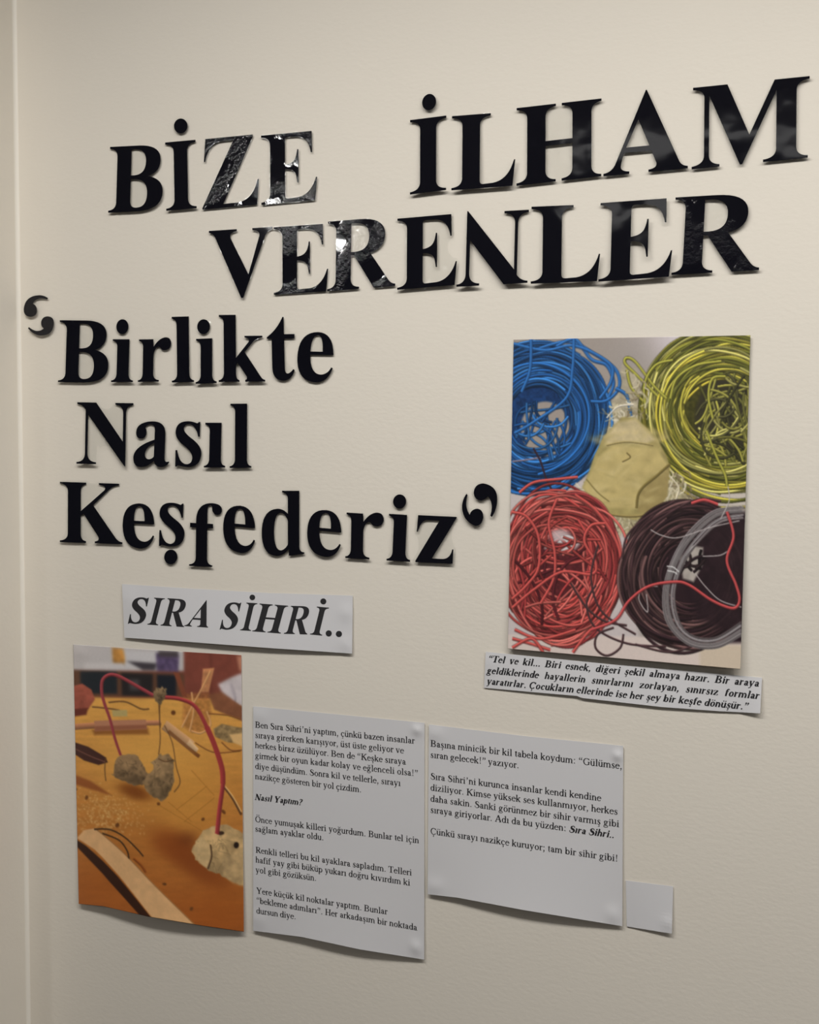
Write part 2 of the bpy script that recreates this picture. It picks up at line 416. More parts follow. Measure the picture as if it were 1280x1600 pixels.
LETTERS = [
 # glyph, name in label, word, point pairs glyph -> photo, gap, tilt, sway, film(margin, bridging), wrinkled
 ('B', 'capital B', 'first letter of BİZE at the top left', [(16,0,170.6,332.2),(618,0,253.8,329.0),(16,676,171.2,230.4),(340,676,218,226.6)], .0035, .002, 0, (.0008,.002), 0),
 ('I', 'capital İ stem', 'second letter of BİZE, under its own round dot', [(20,0,261.1,329.5),(370,0,308,325.7),(20,676,257.9,222.9),(370,676,305.1,218.2)], .0035, .002, 0, (.0008,.002), 0),
 ('Z', 'capital Z', 'third letter of BİZE, bubbled at its foot', [(28,0,315.8,326.9),(598,0,401.9,320.3),(58,676,321.1,218.2),(552,676,394.5,209.3)], .0035, 0, 0, (.001,.002), 1),
 ('E', 'capital E', 'last letter of BİZE, with white glints on its stem', [(16,0,408.1,319.1),(600,0,492.4,313.2),(16,676,408.1,212.9),(564,676,486.5,203.6)], .004, 0, 0, (.001,.002), 1),
 ('I', 'capital İ stem', 'first letter of İLHAM, under a tilted oval dot', [(20,0,641.8,304.5),(370,0,698.4,297.3),(20,676,641.2,187.7),(370,676,697,180.5)], .004, .003, 0, (.0016,.002), 0),
 ('L', 'capital L', 'second letter of İLHAM, left of the H', [(16,0,706.3,297.3),(575,0,802.7,291.8),(16,676,707.6,182.9),(372,676,765.6,175.4)], .004, .004, 0, (.0012,.002), 0),
 ('H', 'capital H', 'third letter of İLHAM', [(16,0,807.3,289.6),(765,0,939.3,275.8),(16,676,807.3,169.6),(765,676,940,153.1)], .005, 0, 0, (.0012,.002), 0),
 ('A', 'capital A', 'fourth letter of İLHAM', [(9,0,942.9,275.4),(704,0,1074.9,262.8),(362,690,1010.1,140.3)], .005, 0, 0, (.0016,.002), 0),
 ('M', 'capital M', 'last letter of İLHAM at the top right', [(14,0,1080.9,263.1),(925,0,1262.5,247.5),(20,676,1083.1,138.7),(935,676,1265.5,117.3)], .005, 0, 0, (.0012,.002), 0),
 ('V', 'capital V', 'first letter of VERENLER', [(12,676,326.4,360.9),(710,676,425.5,354.3),(362,-14,378.9,465.5)], .004, .001, 0, (.001,.002), 0),
 ('E', 'capital E', 'second letter of VERENLER, between V and R', [(16,0,428.1,460.6),(600,0,509.5,455),(16,676,427.5,355),(564,676,504.2,350)], .0035, 0, 0, (.001,.002), 1),
 ('R', 'capital R', 'third letter of VERENLER, glint inside its bowl', [(16,0,511.8,454.4),(722,0,617.1,447.8),(16,676,510.8,347.1),(350,676,565.9,342.8),(610,512,600.4,364)], .004, 0, 0, (.001,.002), 1),
 ('E', 'capital E', 'fourth letter of VERENLER, between R and N', [(16,0,621.7,453),(600,0,710.9,445.5),(16,676,621,341.8),(564,676,705.3,334.3)], .004, .002, 0, (.0026,.012), 0),
 ('N', 'capital N turned upside down', 'fifth letter of VERENLER', [(700,676,715.4,448.4),(482,676,750,446),(16,676,825.1,443.2),(255,0,788.2,330.2),(20,0,827.2,326.6),(610,-18,730.5,330.6)], .004, .004, 0, (.0012,.002), 0),
 ('L', 'capital L', 'sixth letter of VERENLER, between N and E', [(16,0,830,443.2),(575,0,934.8,440.3),(16,676,832,324.1),(372,676,895,319.3)], .004, .004, 0, (.0012,.002), 0),
 ('E', 'capital E', 'seventh letter of VERENLER, between L and the last R', [(16,0,936.4,439.5),(600,0,1046.1,433.8),(16,676,938.5,318.4),(564,676,1041.7,308.7)], .005, .004, 0, (.0012,.002), 0),
 ('R', 'capital R', 'last letter of VERENLER', [(16,0,1050.2,429.3),(722,0,1185.9,422.4),(16,676,1052.2,309.1),(350,676,1126.6,304.6),(610,512,1166.4,330.6)], .005, 0, 0, (.0012,.002), 1),
 ('B', 'capital B', 'first letter of Birlikte, beside the opening quotation mark', [(16,0,92.9,596.9),(618,190,168.3,571.3),(16,676,91.1,500.8),(340,676,138.1,500.2)], .003, .002, 0, (.0024,.004), 0),
 ('i', 'small i stem', 'second letter of Birlikte, between B and r', [(16,0,175.3,597.1),(262,0,209,597.1),(22,473,176.4,530.1),(210,473,202,530.1)], .003, .003, 0, (.0018,.012), 0),
 ('r', 'small r', 'third letter of Birlikte, between i and l', [(16,0,217.3,596.9),(287,0,249.3,596.4),(22,473,217.3,530.4),(440,425,267.4,536.3)], .003, .003, 0, (.0018,.014), 0),
 ('l', 'small l', 'fourth letter of Birlikte, between r and i', [(16,0,270.5,597.8),(262,0,304.4,596.9),(22,676,268.1,495.2),(210,676,294.6,494.3)], .003, .003, 0, (.001,.002), 0),
 ('i', 'small i stem', 'fifth letter of Birlikte, between l and k', [(16,0,307.7,600),(262,0,339.4,598.6),(22,473,305.9,529.5),(210,473,331.8,528.6)], .003, .003, 0, (.001,.002), 0),
 ('k', 'small k', 'sixth letter of Birlikte', [(16,0,343.8,596.9),(556,0,415.5,596.4),(22,676,341.4,492.3),(216,676,368.5,491.7)], .003, .003, 0, (.001,.002), 0),
 ('t', 'small t', 'seventh letter of Birlikte', [(0,430,416.6,528.6),(310,447,459.5,525.6),(175,-12,443.8,594.7),(190,648,443.3,494.9)], .003, .001, 0, (.002,.012), 0),
 ('e', 'small e', 'last letter of Birlikte', [(0,235,464.5,558.6),(407,264,520.6,554.9),(225,492,497.4,518.6),(215,-12,494.1,597.3)], .003, .001, 0, (.001,.002), 0),
 ('N', 'capital N', 'first letter of Nasıl', [(20,0,122,724.8),(255,0,151.3,724.5),(16,676,121,628.5),(700,676,207.8,630),(612,-18,198,728.8)], .003, .004, 0, (.002,.012), 0),
 ('a', 'small a', 'second letter of Nasıl', [(0,95,209.3,715),(444,40,265.5,722),(215,492,237.5,658.3),(340,-12,251.3,730)], .003, .002, 0, (.0024,.008), 0),
 ('s', 'small s', 'third letter of Nasıl', [(302,488,312.8,658.5),(4,-12,275,728.3),(324,145,315,708.8),(0,365,274.5,676.3)], .003, .002, 0, (.0022,.004), 0),
 ('i', 'small dotless ı', 'fourth letter of Nasıl', [(16,0,320.5,730.5),(262,0,352.8,730.5),(22,473,320.5,660.5),(210,473,346.3,660.5)], .003, .003, 0, (.001,.002), 0),
 ('l', 'small l', 'last letter of Nasıl', [(16,0,360,731),(262,0,393.5,731),(22,676,360,631),(210,676,386,630.5)], .003, .002, 0, (.0026,.012), 0),
 ('K', 'capital K', 'first letter of Keşfederiz', [(16,0,95.1,846.3),(752,0,191.6,850.6),(16,676,93.3,753.4),(712,676,186.2,755.2)], .0025, .002, 0, (.0022,.014), 0),
 ('e', 'small e', 'second letter of Keşfederiz, between K and ş', [(0,235,192.1,821.6),(407,264,241.2,819.8),(225,492,218.1,786.3),(215,-12,218.6,856.7)], .003, .001, 0, (.001,.002), 0),
 ('s', 'small s', 'third letter of Keşfederiz, above its own low dot', [(302,488,286.9,787.1),(4,-12,249.2,853),(324,145,288,833.6),(0,365,249.2,801.7)], .003, .001, 0, (.001,.002), 0),
 ('f', 'small f', 'fourth letter of Keşfederiz, hanging below the line', [(0,0,296.5,883.8),(268,0,332.6,885.9),(255,708,331,786.3),(374,640,346.4,796.4)], .003, .002, 0, (.0018,.006), 0),
 ('e', 'small e', 'fifth letter of Keşfederiz, between f and d', [(0,235,349.1,825.6),(407,264,398.7,825.6),(225,492,375.4,790),(215,-12,376.2,863.6)], .003, .001, 0, (.0012,.002), 0),
 ('d', 'small d', 'sixth letter of Keşfederiz', [(0,230,409.1,832.9),(464,20,475.6,864.3),(223,676,440.8,766.8),(408,676,467.6,766.8),(165,-10,433.5,868.3)], .003, .001, 0, (.002,.006), 0),
 ('e', 'small e', 'seventh letter of Keşfederiz, between d and r', [(0,235,481,831.4),(407,264,534.1,831.7),(225,492,509.1,797.3),(215,-12,508.2,870.1)], .003, .002, 0, (.0016,.006), 0),
 ('r', 'small r', 'eighth letter of Keşfederiz, between e and i', [(16,0,541.4,871.6),(287,0,577,874.1),(22,473,541.1,800.9),(440,425,600.2,811.6)], .003, .002, 0, (.0012,.002), 0),
 ('i', 'small i stem', 'ninth letter of Keşfederiz, under its dot beside z', [(16,0,605.4,875),(262,0,641.6,878),(22,473,607.8,803.4),(210,473,636.1,804)], .003, .003, 0, (.0016,.012), 0),
 ('z', 'small z', 'last letter of Keşfederiz, with a wide clear border', [(0,0,649.8,877.7),(408,0,708,881.1),(22,473,653.5,805.2),(445,473,713.5,807.3)], .003, .002, 0, (.0028,.02), 0),
]
HEAD = 'black laminated cut-out letters of the wall heading'
for (ch, what, where, corr, gap, tilt, sway, film, wr) in LETTERS:
    cutout('cutout_letter', glyph_px(ch, corr), 'glossy black cut-out %s, %s' % (what, where), 'letter', HEAD, gap, tilt, film, M_WRINK if wr else M_BLACK, sway)


def ell(cx, cy, rx, ry, rot=0, n_=40):
    a = np.linspace(0, 2 * math.pi, n_, endpoint=False); c, s = math.cos(rot), math.sin(rot)
    x, y = rx * np.cos(a), ry * np.sin(a)
    return np.c_[cx + x * c - y * s, cy + x * s + y * c]


DOTS = [
 (282.5, 196.8, 10.4, 11.6, 0, 'round black cut-out dot above the second letter of BİZE', .004),
 (670.7, 159.5, 10.7, 12.9, .25, 'oval tilted black cut-out dot above the first letter of İLHAM', .005),
 (191.3, 510.4, 9.2, 11.6, 0, 'oval black cut-out dot above the first small i of Birlikte', .003),
 (318.2, 510.5, 9.8, 11.6, 0, 'oval black cut-out dot above the second small i of Birlikte, beside k', .003),
 (267.0, 870.2, 10.1, 11.4, 0, 'round black cut-out dot hanging under the small ş of Keşfederiz', .003),
 (624.6, 783.6, 10.1, 11.0, 0, 'round black cut-out dot above the small i of Keşfederiz', .003),
]
for (cx, cy, rx, ry, ro, lab, gap) in DOTS:
    cutout('cutout_dot', [ell(cx, cy, rx, ry, ro)], lab, 'letter dot', 'black laminated cut-out dots of the letters', gap, .001, (.0022, .002))


def crop_path(s, ox, oy, sc):
    return [path_points(s) / sc + np.array([ox, oy])]


QUOTES = [
 ("M 82 195 Q 88 100 190 97 Q 225 98 250 118 L 247 126 Q 160 105 143 158 Q 176 170 174 215 Q 170 250 130 252 Q 82 248 82 195", 20, 440, 4.571, 'black cut-out comma curling upward, upper half of the opening quotation mark'),
 ("M 293 300 Q 290 384 208 386 Q 155 384 112 334 L 118 326 Q 180 375 225 335 Q 203 320 204 290 Q 210 248 250 248 Q 294 252 293 300", 20, 440, 4.571, 'black cut-out comma curling downward, lower half of the opening quotation mark beside Birlikte'),
 ("M 1118 95 Q 1122 52 1165 50 Q 1240 62 1238 135 Q 1236 190 1212 222 L 1204 216 Q 1224 150 1190 115 Q 1175 138 1150 138 Q 1118 130 1118 95", 400, 740, 3.282, 'black cut-out comma with tail hanging at right, upper half of the closing quotation mark'),
 ("M 1168 225 Q 1160 268 1128 268 Q 1058 240 1058 165 Q 1062 125 1080 104 L 1085 110 Q 1068 170 1098 212 Q 1105 182 1135 180 Q 1166 182 1168 225", 400, 740, 3.282, 'black cut-out comma with tail rising at left, lower half of closing quotation mark'),
]
for (s, ox, oy, sc, lab) in QUOTES:
    cutout('cutout_quotation_mark', crop_path(s, ox, oy, sc), lab, 'quotation mark', 'black laminated cut-out quotation marks', .0035, .002, (.002, .003))


# ------------------------------------------------------------------ small printed type
def rect(x0, x1, y0, y1): return [[(x0, y0), (x1, y0), (x1, y1), (x0, y1)]]


class Face:
    def __init__(self, T, t, shear): self.T, self.t, self.shear = T, t, shear
    def V(self, x, y0, y1, k=1.0): w = self.T * k / 2; return rect(x - w, x + w, y0, y1)
    def S(self, x0, x1, y, th=None): return rect(x0, x1, y, y + (th or self.t * .8))
    def L(self, x0, y0, x1, y1, w):
        dx, dy = x1 - x0, y1 - y0; l = math.hypot(dx, dy); nx, ny = -dy / l * w / 2, dx / l * w / 2
        return [[(x0 - nx, y0 - ny), (x1 - nx, y1 - ny), (x1 + nx, y1 + ny), (x0 + nx, y0 + ny)]]
    def A(self, cx, cy, rx, ry, a0, a1, k=1.0, n=14):
        rx = rx + 42 - self.T * k / 2; ry = ry + 17 - self.t / 2; out = []; prev = None
        for i in range(n + 1):
            a = math.radians(a0 + (a1 - a0) * i / n); w = self.t + (self.T * k - self.t) * abs(math.cos(a)) ** 1.4
            c, s = math.cos(a), math.sin(a)
            p = ((cx + (rx - w / 2) * c, cy + (ry - w / 2) * s), (cx + (rx + w / 2) * c, cy + (ry + w / 2) * s))
            if prev: out.append([prev[0], prev[1], p[1], p[0]])
            prev = p
        return out
    def O(self, cx, cy, rx, ry, k=1.0): return self.A(cx, cy, rx, ry, 0, 360, k, 22)
    def D(self, cx, cy, r): return [[(cx + r * math.cos(i * math.pi / 5), cy + r * math.sin(i * math.pi / 5)) for i in range(10)]]
    def C(self, pts, ws):
        P = np.array(pts, float); n = len(P); Q = []; Wd = []
        for i in range(n - 1):
            p0, p1, p2, p3 = P[max(i - 1, 0)], P[i], P[i + 1], P[min(i + 2, n - 1)]
            for u in (0, .34, .67):
                Q.append(0.5 * ((2 * p1) + (p2 - p0) * u + (2 * p0 - 5 * p1 + 4 * p2 - p3) * u * u + (3 * p1 - p0 - 3 * p2 + p3) * u ** 3)); Wd.append(ws[i] + (ws[i + 1] - ws[i]) * u)
        Q.append(P[-1]); Wd.append(ws[-1]); Q = np.array(Q); T = np.gradient(Q, axis=0); T /= np.linalg.norm(T, axis=1)[:, None] + 1e-9
        N = np.c_[-T[:, 1], T[:, 0]] * (np.array(Wd)[:, None] / 2); a, b_ = Q - N, Q + N
        return [[tuple(a[i]), tuple(a[i + 1]), tuple(b_[i + 1]), tuple(b_[i])] for i in range(len(Q) - 1)]

    def glyph(self, ch):
        T, t, V, S, L, A, O, D, C = self.T, self.t, self.V, self.S, self.L, self.A, self.O, self.D, self.C
        it = self.shear > 0
        ft = lambda a, b_, y=0: S(a + (40 if it else 0), b_ - (40 if it else 0), y)
        base = {'ç': 'c', 'ş': 's', 'ğ': 'g', 'ü': 'u', 'ö': 'o', 'Ç': 'C', 'Ö': 'O', 'i': 'ı', 'İ': 'I'}
        if ch in base:
            w, p = self.glyph(base[ch]); p = list(p); c = w / 2
            if ch in 'çşÇ': p += C([(c - 5, 0), (c, -70), (c + 55, -120), (c + 20, -200), (c - 70, -195)], [t, t, 60, 55, 35])
            if ch == 'ğ': p += C([(c - 130, 690), (c - 80, 590), (c, 565), (c + 80, 590), (c + 130, 690)], [35, 50, 60, 50, 35])
            if ch in 'üö': p += D(c - 95, 600, 54) + D(c + 95, 600, 54)
            if ch == 'Ö': p += D(c - 110, 790, 58) + D(c + 110, 790, 58)
            if ch == 'i': p += D(135, 600, max(58, T * .5))
            return w, p
        if ch == 'a': return 444, A(200, 335, 100, 98, 0, 165) + D(90, 335, 46) + V(300, 30, 350) + A(195, 128, 115, 115, 65, 330) + L(300, 55, 425, 22, t + 8)
        if ch == 'b': return 500, V(100, 20, 683) + S(10, 100, 655) + O(265, 222, 165, 215)
        if ch == 'c': return 444, A(245, 222, 180, 215, 45, 315) + D(362, 345, 48)
        if ch == 'd': return 500, O(228, 222, 165, 215) + V(392, 0, 683) + S(300, 392, 655) + S(392, 485, 0)
        if ch == 'e': return 444, A(228, 222, 178, 215, 0, 320, .9) + S(70, 400, 255, t)
        if ch == 'f': return 333, V(135, 0, 580) + A(225, 570, 90, 95, 50, 180) + D(292, 635, 42) + S(20, 290, 425) + ft(25, 270)
        if ch == 'g': return 500, O(222, 298, 130, 140) + A(232, -85, 185, 110, 0, 360, .6) + L(140, 170, 95, 70, t + 10) + L(95, 70, 330, 25, T * .8) + L(330, 405, 470, 415, 45)
        if ch == 'h': return 500, V(100, 0, 683) + S(10, 100, 655) + A(242, 305, 132, 135, 0, 150) + V(375, 0, 320) + ft(15, 190) + ft(290, 465)
        if ch == 'ı': return 278, V(140, 0, 450) + S(25, 140, 425) + ft(20, 258)
        if ch == 'k': return 500, V(100, 0, 683) + S(10, 100, 655) + L(120, 205, 385, 435, t + 12) + L(195, 275, 415, 10, T) + ft(15, 190) + S(300, 500, 0) + S(275, 475, 425)
        if ch == 'l': return 278, V(140, 0, 683) + S(25, 140, 655) + ft(20, 258)
        if ch == 'm': return 778, V(100, 0, 450) + S(15, 100, 425) + A(240, 305, 130, 135, 0, 150) + V(375, 0, 320) + A(515, 305, 130, 135, 0, 150) + V(650, 0, 320) + ft(15, 190) + ft(290, 465) + ft(565, 740)
        if ch == 'n': return 500, V(100, 0, 450) + S(15, 100, 425) + A(242, 305, 132, 135, 0, 150) + V(375, 0, 320) + ft(15, 190) + ft(290, 465)
        if ch == 'o': return 500, O(250, 222, 178, 215)
        if ch == 'p': return 500, V(105, -217, 450) + S(10, 105, 425) + O(270, 222, 165, 215) + ft(10, 210, -217)
        if ch == 'r': return (389 if it else 333), V(105, 0, 450) + S(12, 105, 425) + A(225, 300, 110, 130, 70, 155) + D(292, 400, 52) + ft(15, 230)
        if ch == 's': return 389, C([(330, 330), (290, 415), (195, 440), (95, 365), (150, 268), (250, 195), (312, 105), (225, 12), (135, 14), (65, 70), (48, 150)], [t, t, t, 80, T * 1.05, T * 1.1, 85, t + 8, t, t, t])
        if ch == 't': return 278, V(130, 80, 520) + A(205, 85, 72, 75, 180, 300) + S(20, 260, 425) + [[(15, 440), (130 + T / 2, 440), (130 + T / 2, 575)]]
        if ch == 'u': return 500, V(100, 105, 450) + A(232, 130, 132, 122, 180, 335) + V(375, 0, 450) + S(10, 100, 425) + S(285, 375, 425) + S(375, 480, 0)
        if ch == 'v': return 500, L(95, 440, 250, 0, T) + L(250, 0, 405, 440, t + 8) + S(15, 215, 428) + S(315, 485, 428)
        if ch == 'y': return 500, L(95, 440, 255, 0, T) + L(410, 440, 190, -170, t + 8) + D(115, -175, 50) + S(15, 215, 428) + S(315, 485, 428)
        if ch == 'z': return 444, S(40, 400, 412, 40) + L(355, 425, 75, 20, T) + S(35, 410, 0, 40) + L(48, 440, 48, 320, t) + L(408, 10, 408, 130, t)
        if ch == 'A': return 722, L(360, 670, 95, 0, t + 12) + L(365, 670, 610, 0, T * 1.25) + S(190, 500, 220) + S(15, 215, 0) + S(470, 706, 0)
        if ch == 'B': return 667, V(160, 0, 662, 1.15) + A(310, 500, 215, 148, -90, 90) + A(330, 172, 240, 160, -90, 90) + S(20, 320, 635) + S(150, 320, 335) + S(20, 340, 0)
        if ch == 'C': return 667, A(360, 330, 290, 325, 40, 320) + L(590, 640, 590, 460, t)
        if ch == 'G': return 722, A(370, 330, 295, 325, 45, 315) + V(585, 40, 290) + L(600, 640, 605, 470, t) + S(480, 710, 285)
        if ch == 'H': return 722, V(155, 0, 662, 1.15) + V(567, 0, 662, 1.15) + S(155, 567, 320, t) + S(20, 295, 0) + S(20, 295, 640) + S(430, 702, 0) + S(430, 702, 640)
        if ch == 'K': return 722, V(160, 0, 662, 1.15) + L(180, 310, 570, 645, t + 12) + L(290, 400, 610, 10, T * 1.2) + S(30, 300, 0) + S(30, 300, 640) + S(440, 690, 640) + S(470, 720, 0)
        if ch == 'N': return 722, V(120, 0, 662, .5) + L(120, 650, 590, 5, T * 1.2) + V(600, 0, 662, .5) + S(15, 225, 0) + S(490, 705, 640) + S(10, 130, 640)
        if ch == 'O': return 722, O(361, 331, 285, 325)
        if ch == 'R': return 667, V(155, 0, 662, 1.15) + A(310, 490, 215, 155, -90, 90) + S(20, 320, 635) + S(150, 330, 318) + L(300, 335, 590, 10, T * 1.15) + S(20, 290, 0) + S(530, 660, 0)
        if ch == 'S': return 556, C([(450, 480), (420, 590), (280, 645), (140, 560), (170, 430), (300, 350), (440, 260), (470, 140), (330, 15), (180, 25), (80, 100), (60, 210)], [t, t, t, T, T * 1.2, T * 1.25, T * 1.2, T, t + 8, t, t, t])
        if ch == 'T': return 611, V(305, 0, 662, 1.15) + S(30, 580, 632, 40) + L(38, 660, 30, 500, t) + L(572, 660, 580, 500, t) + S(160, 450, 0)
        if ch == 'Y': return 722, L(115, 655, 360, 290, T * 1.2) + L(360, 290, 600, 655, t + 12) + V(360, 0, 320, 1.15) + S(25, 275, 640) + S(470, 700, 640) + S(215, 505, 0)
        r = max(55, T * .45)
        com = lambda x, y: D(x, y, r * 1.1) + [[(x + r * 1.1, y), (x + r * .75, y - 110), (x - r * .8, y - 215), (x - r * 1.1, y - 180), (x + r * .1, y - 60)]]
        qop = lambda x, y: D(x, y, r * 1.1) + [[(x - r * 1.1, y), (x - r * .75, y + 110), (x + r * .8, y + 215), (x + r * 1.1, y + 180), (x - r * .1, y + 60)]]
        if ch == '.': return 250, D(125, 50, r)
        if ch == ',': return 250, com(125, 50)
        if ch == ':': return 278, D(139, 50, r) + D(139, 400, r)
        if ch == ';': return 278, com(139, 50) + D(139, 400, r)
        if ch == '!': return 333, D(166, 50, r) + [[(150, 180), (182, 180), (166 + r, 670), (166 - r, 670)]]
        if ch == '?': return 444, D(190, 50, r) + C([(75, 520), (110, 630), (210, 650), (320, 580), (300, 440), (210, 330), (190, 190)], [t, t, t, T, T, t + 10, t])
        if ch == '’': return 333, com(166, 610)
        if ch == '“': return 444, qop(120, 490) + qop(310, 490)
        if ch == '”': return 444, com(130, 610) + com(320, 610)
        return 250, []


REG = Face(112, 48, 0.0)
BIT = Face(155, 68, 0.26)


def natural(face, text): return sum(face.glyph(c)[0] for c in text)


# ------------------------------------------------------------------ sheets of paper
class Sheet:
    """A thin sheet whose top and bottom edges run through the given photo points; lift(u, v) is its distance from the wall."""
    def __init__(self, top, bot, lift):
        self.top, self.bot, self.lift = np.array(top, float), np.array(bot, float), lift
        def par(E):
            s = np.r_[0, np.cumsum(np.hypot(*np.diff(E, axis=0).T))]; return s / s[-1]
        self.tu, self.bu = par(self.top), par(self.bot)

    def px(self, u, v):
        t = np.array([np.interp(u, self.tu, self.top[:, 0]), np.interp(u, self.tu, self.top[:, 1])])
        c = np.array([np.interp(u, self.bu, self.bot[:, 0]), np.interp(u, self.bu, self.bot[:, 1])])
        return t + (c - t) * v

    def uv(self, px, py):
        a, b_, c = self.px(0, 0), self.px(1, 0), self.px(0, 1); u = v = 0.5
        for _ in range(12):
            p = self.px(u, v); e = 1e-3
            J = np.c_[(self.px(min(u + e, 1), v) - self.px(u - e, v)) / (min(u + e, 1) - u + e), (self.px(u, v + e) - self.px(u, v - e)) / (2 * e)]
            du = np.linalg.solve(J, np.array([px, py]) - p); u = min(max(u + du[0], 0.001), .999); v = min(max(v + du[1], 0), 1)
            if abs(du[0]) + abs(du[1]) < 1e-6: break
        return u, v

    def point(self, u, v, off=0.0):
        d = self.lift(u, v) + off; p = self.px(u, v); x, z = at(p[0], p[1], d)
        return (x, -d, z)

    def mesh(self, nu, nv, mi=0, thick=0.00025):
        mb = MB()
        fr = [self.point(i / nu, j / nv) for j in range(nv + 1) for i in range(nu + 1)]
        bk = [(x, y + thick, z) for x, y, z in fr]
        q = lambda i, j: j * (nu + 1) + i
        N = len(fr)
        fs = [(q(i, j), q(i, j + 1), q(i + 1, j + 1), q(i + 1, j)) for j in range(nv) for i in range(nu)]
        fb = [tuple(N + k for k in reversed(f)) for f in fs]
        rim = [q(i, 0) for i in range(nu)] + [q(nu, j) for j in range(nv)] + [q(i, nv) for i in range(nu, 0, -1)] + [q(0, j) for j in range(nv, 0, -1)]
        fr_ = [(rim[k], rim[(k + 1) % len(rim)], N + rim[(k + 1) % len(rim)], N + rim[k]) for k in range(len(rim))]
        mb.add(fr + bk, fs + fb + fr_, mi)
        return mb

    def ink(self, mb, polys_px, mi=1, off=0.0002):
        """Print flat polygons, given in photo pixels, onto the sheet, cut small so that they follow its bend."""
        todo = [[np.array(p, float) for p in P] for P in polys_px]
        while todo:
            P = todo.pop(); n_ = len(P)
            k = max(range(n_), key=lambda i: np.hypot(*(P[(i + 1) % n_] - P[i])))
            if n_ == 3 and np.hypot(*(P[(k + 1) % 3] - P[k])) > 6:
                m_ = (P[k] + P[(k + 1) % 3]) / 2; c = P[(k + 2) % 3]
                todo += [[P[k], m_, c], [m_, P[(k + 1) % 3], c]]; continue
            vs = []
            for p in P:
                u, v = self.uv(*p); d = self.lift(u, v) + off
                x, z = at(p[0], p[1], d); vs.append((x, -d, z))
            a = sum(vs[i][0] * vs[(i + 1) % n_][2] - vs[(i + 1) % n_][0] * vs[i][2] for i in range(n_))
            if a < 0: vs.reverse()
            mb.add(vs, [tuple(range(n_))], mi)


def set_line(sheet, mb, runs, p0, p1, size=None):
    """Print runs [(face, text)] from photo point p0 to p1 along a straight baseline; spaces take up the slack."""
    w0, w1 = at(*p0), at(*p1); L = np.hypot(*(w1 - w0)); e = (w1 - w0) / L; nrm = np.array([-e[1], e[0]])
    nat = sum(natural(f, s) for f, s in runs); nsp = sum(s.count(' ') for _, s in runs)
    size = size or L / nat
    sp = (L / size - nat) / nsp if nsp else 0
    if sp < -110: sp = -110; size = L / (nat + sp * nsp)
    x = 0.0
    for f, s in runs:
        for ch in s:
            w, polys = f.glyph(ch)
            if polys:
                c0 = w0 + e * (x + w / 2) * size + nrm * 220 * size
                uv0 = np.array(sheet.uv(*project(c0))); h = 0.004
                Je = (np.array(sheet.uv(*project(c0 + e * h))) - uv0) / h; Jn = (np.array(sheet.uv(*project(c0 + nrm * h))) - uv0) / h
                for P in polys:
                    vs = []
                    for gx, gy in P:
                        a_ = (x + gx + gy * f.shear - (60 if f.shear else 0)) * size; q = w0 + e * a_ + nrm * gy * size
                        du = uv0 + Je * (a_ - (x + w / 2) * size) + Jn * (gy - 220) * size
                        d = sheet.lift(min(max(du[0], 0), 1), min(max(du[1], 0), 1)) + 0.0002
                        k = (CAM[1] + d) / CAM[1]      # the lifted sheet is nearer: the same line of sight
                        vs.append((CAM[0] + (q[0] - CAM[0]) * k, -d, CAM[2] + (q[1] - CAM[2]) * k))
                    a = sum(vs[i][0] * vs[(i + 1) % len(vs)][2] - vs[(i + 1) % len(vs)][0] * vs[i][2] for i in range(len(vs)))
                    if a < 0: vs.reverse()
                    mb.add(vs, [tuple(range(len(vs)))], 1)
            x += w + (sp if ch == ' ' else 0)


def project(w):
    v = RW.T @ (np.array([w[0], 0, w[1]]) - CAM)
    return (640 + F_PX * v[0] / v[2], 800 + F_PX * v[1] / v[2])


def bump(u, v, cu, cv, su, sv, h): return 0.5 * h * math.exp(-((u - cu) / su) ** 2 - ((v - cv) / sv) ** 2)


# title strip
ts = Sheet([(190.6, 912.5), (295, 919.4), (420, 926.6), (551.3, 930.6)], [(194.4, 996.3), (295, 1003.1), (420, 1012.5), (550.3, 1021.3)],
           lambda u, v: 0.0015 + 0.0035 * v * math.sin(math.pi * min(1, u * 1.05)) + bump(u, v, .97, .3, .03, .14, .002) + bump(u, v, .97, .85, .03, .14, .002) + bump(u, v, .02, .3, .05, .3, .0025) + 0.002 * v)
mb = ts.mesh(130, 36)
def strip(ch, corr): return glyph_px(ch, [(a, c, 170 + x / 3.2, 900 + y / 3.2) for a, c, x, y in corr])
TITLE = [
 ('s', [(302,488,200,108),(4,-12,95,238),(324,145,187,200),(0,365,117,140)]),
 ('I', [(20,0,192,243),(370,0,247,246),(20,676,228,108),(370,676,280,112)]),
 ('R', [(16,0,257,247),(722,0,377,256),(16,676,298,112),(350,676,345,114),(610,512,385,150)]),
 ('A', [(9,0,378,250),(704,0,496,258),(362,690,489,120)]),
 ('s', [(302,488,664,131),(4,-12,555,266),(324,145,645,228),(0,365,578,168)]),
 ('I', [(20,0,655,271),(370,0,712,275),(20,676,690,133),(370,676,742,136)]),
 ('H', [(16,0,715,276),(765,0,862,288),(16,676,757,138),(765,676,895,148)]),
 ('R', [(16,0,875,288),(722,0,992,293),(16,676,915,150),(350,676,962,150),(610,512,1003,185)]),
 ('I', [(20,0,1005,292),(370,0,1068,298),(20,676,1042,153),(370,676,1100,158)]),
]
def tri_px(contours):
    P = np.concatenate(contours)
    return [[P[i] for i in t] for t in tessellate_polygon([[Vector((p[0], p[1], 0)) for p in c] for c in contours])]
for ch, corr in TITLE: ts.ink(mb, tri_px(strip(ch, corr)))
for (x, y, r_) in ((718, 107, 14), (1073, 127, 15), (1100, 287, 15.5), (1151, 290, 15.5)):
    ts.ink(mb, tri_px([ell(170 + x / 3.2, 900 + y / 3.2, r_ / 3.2, r_ / 3.2)]))
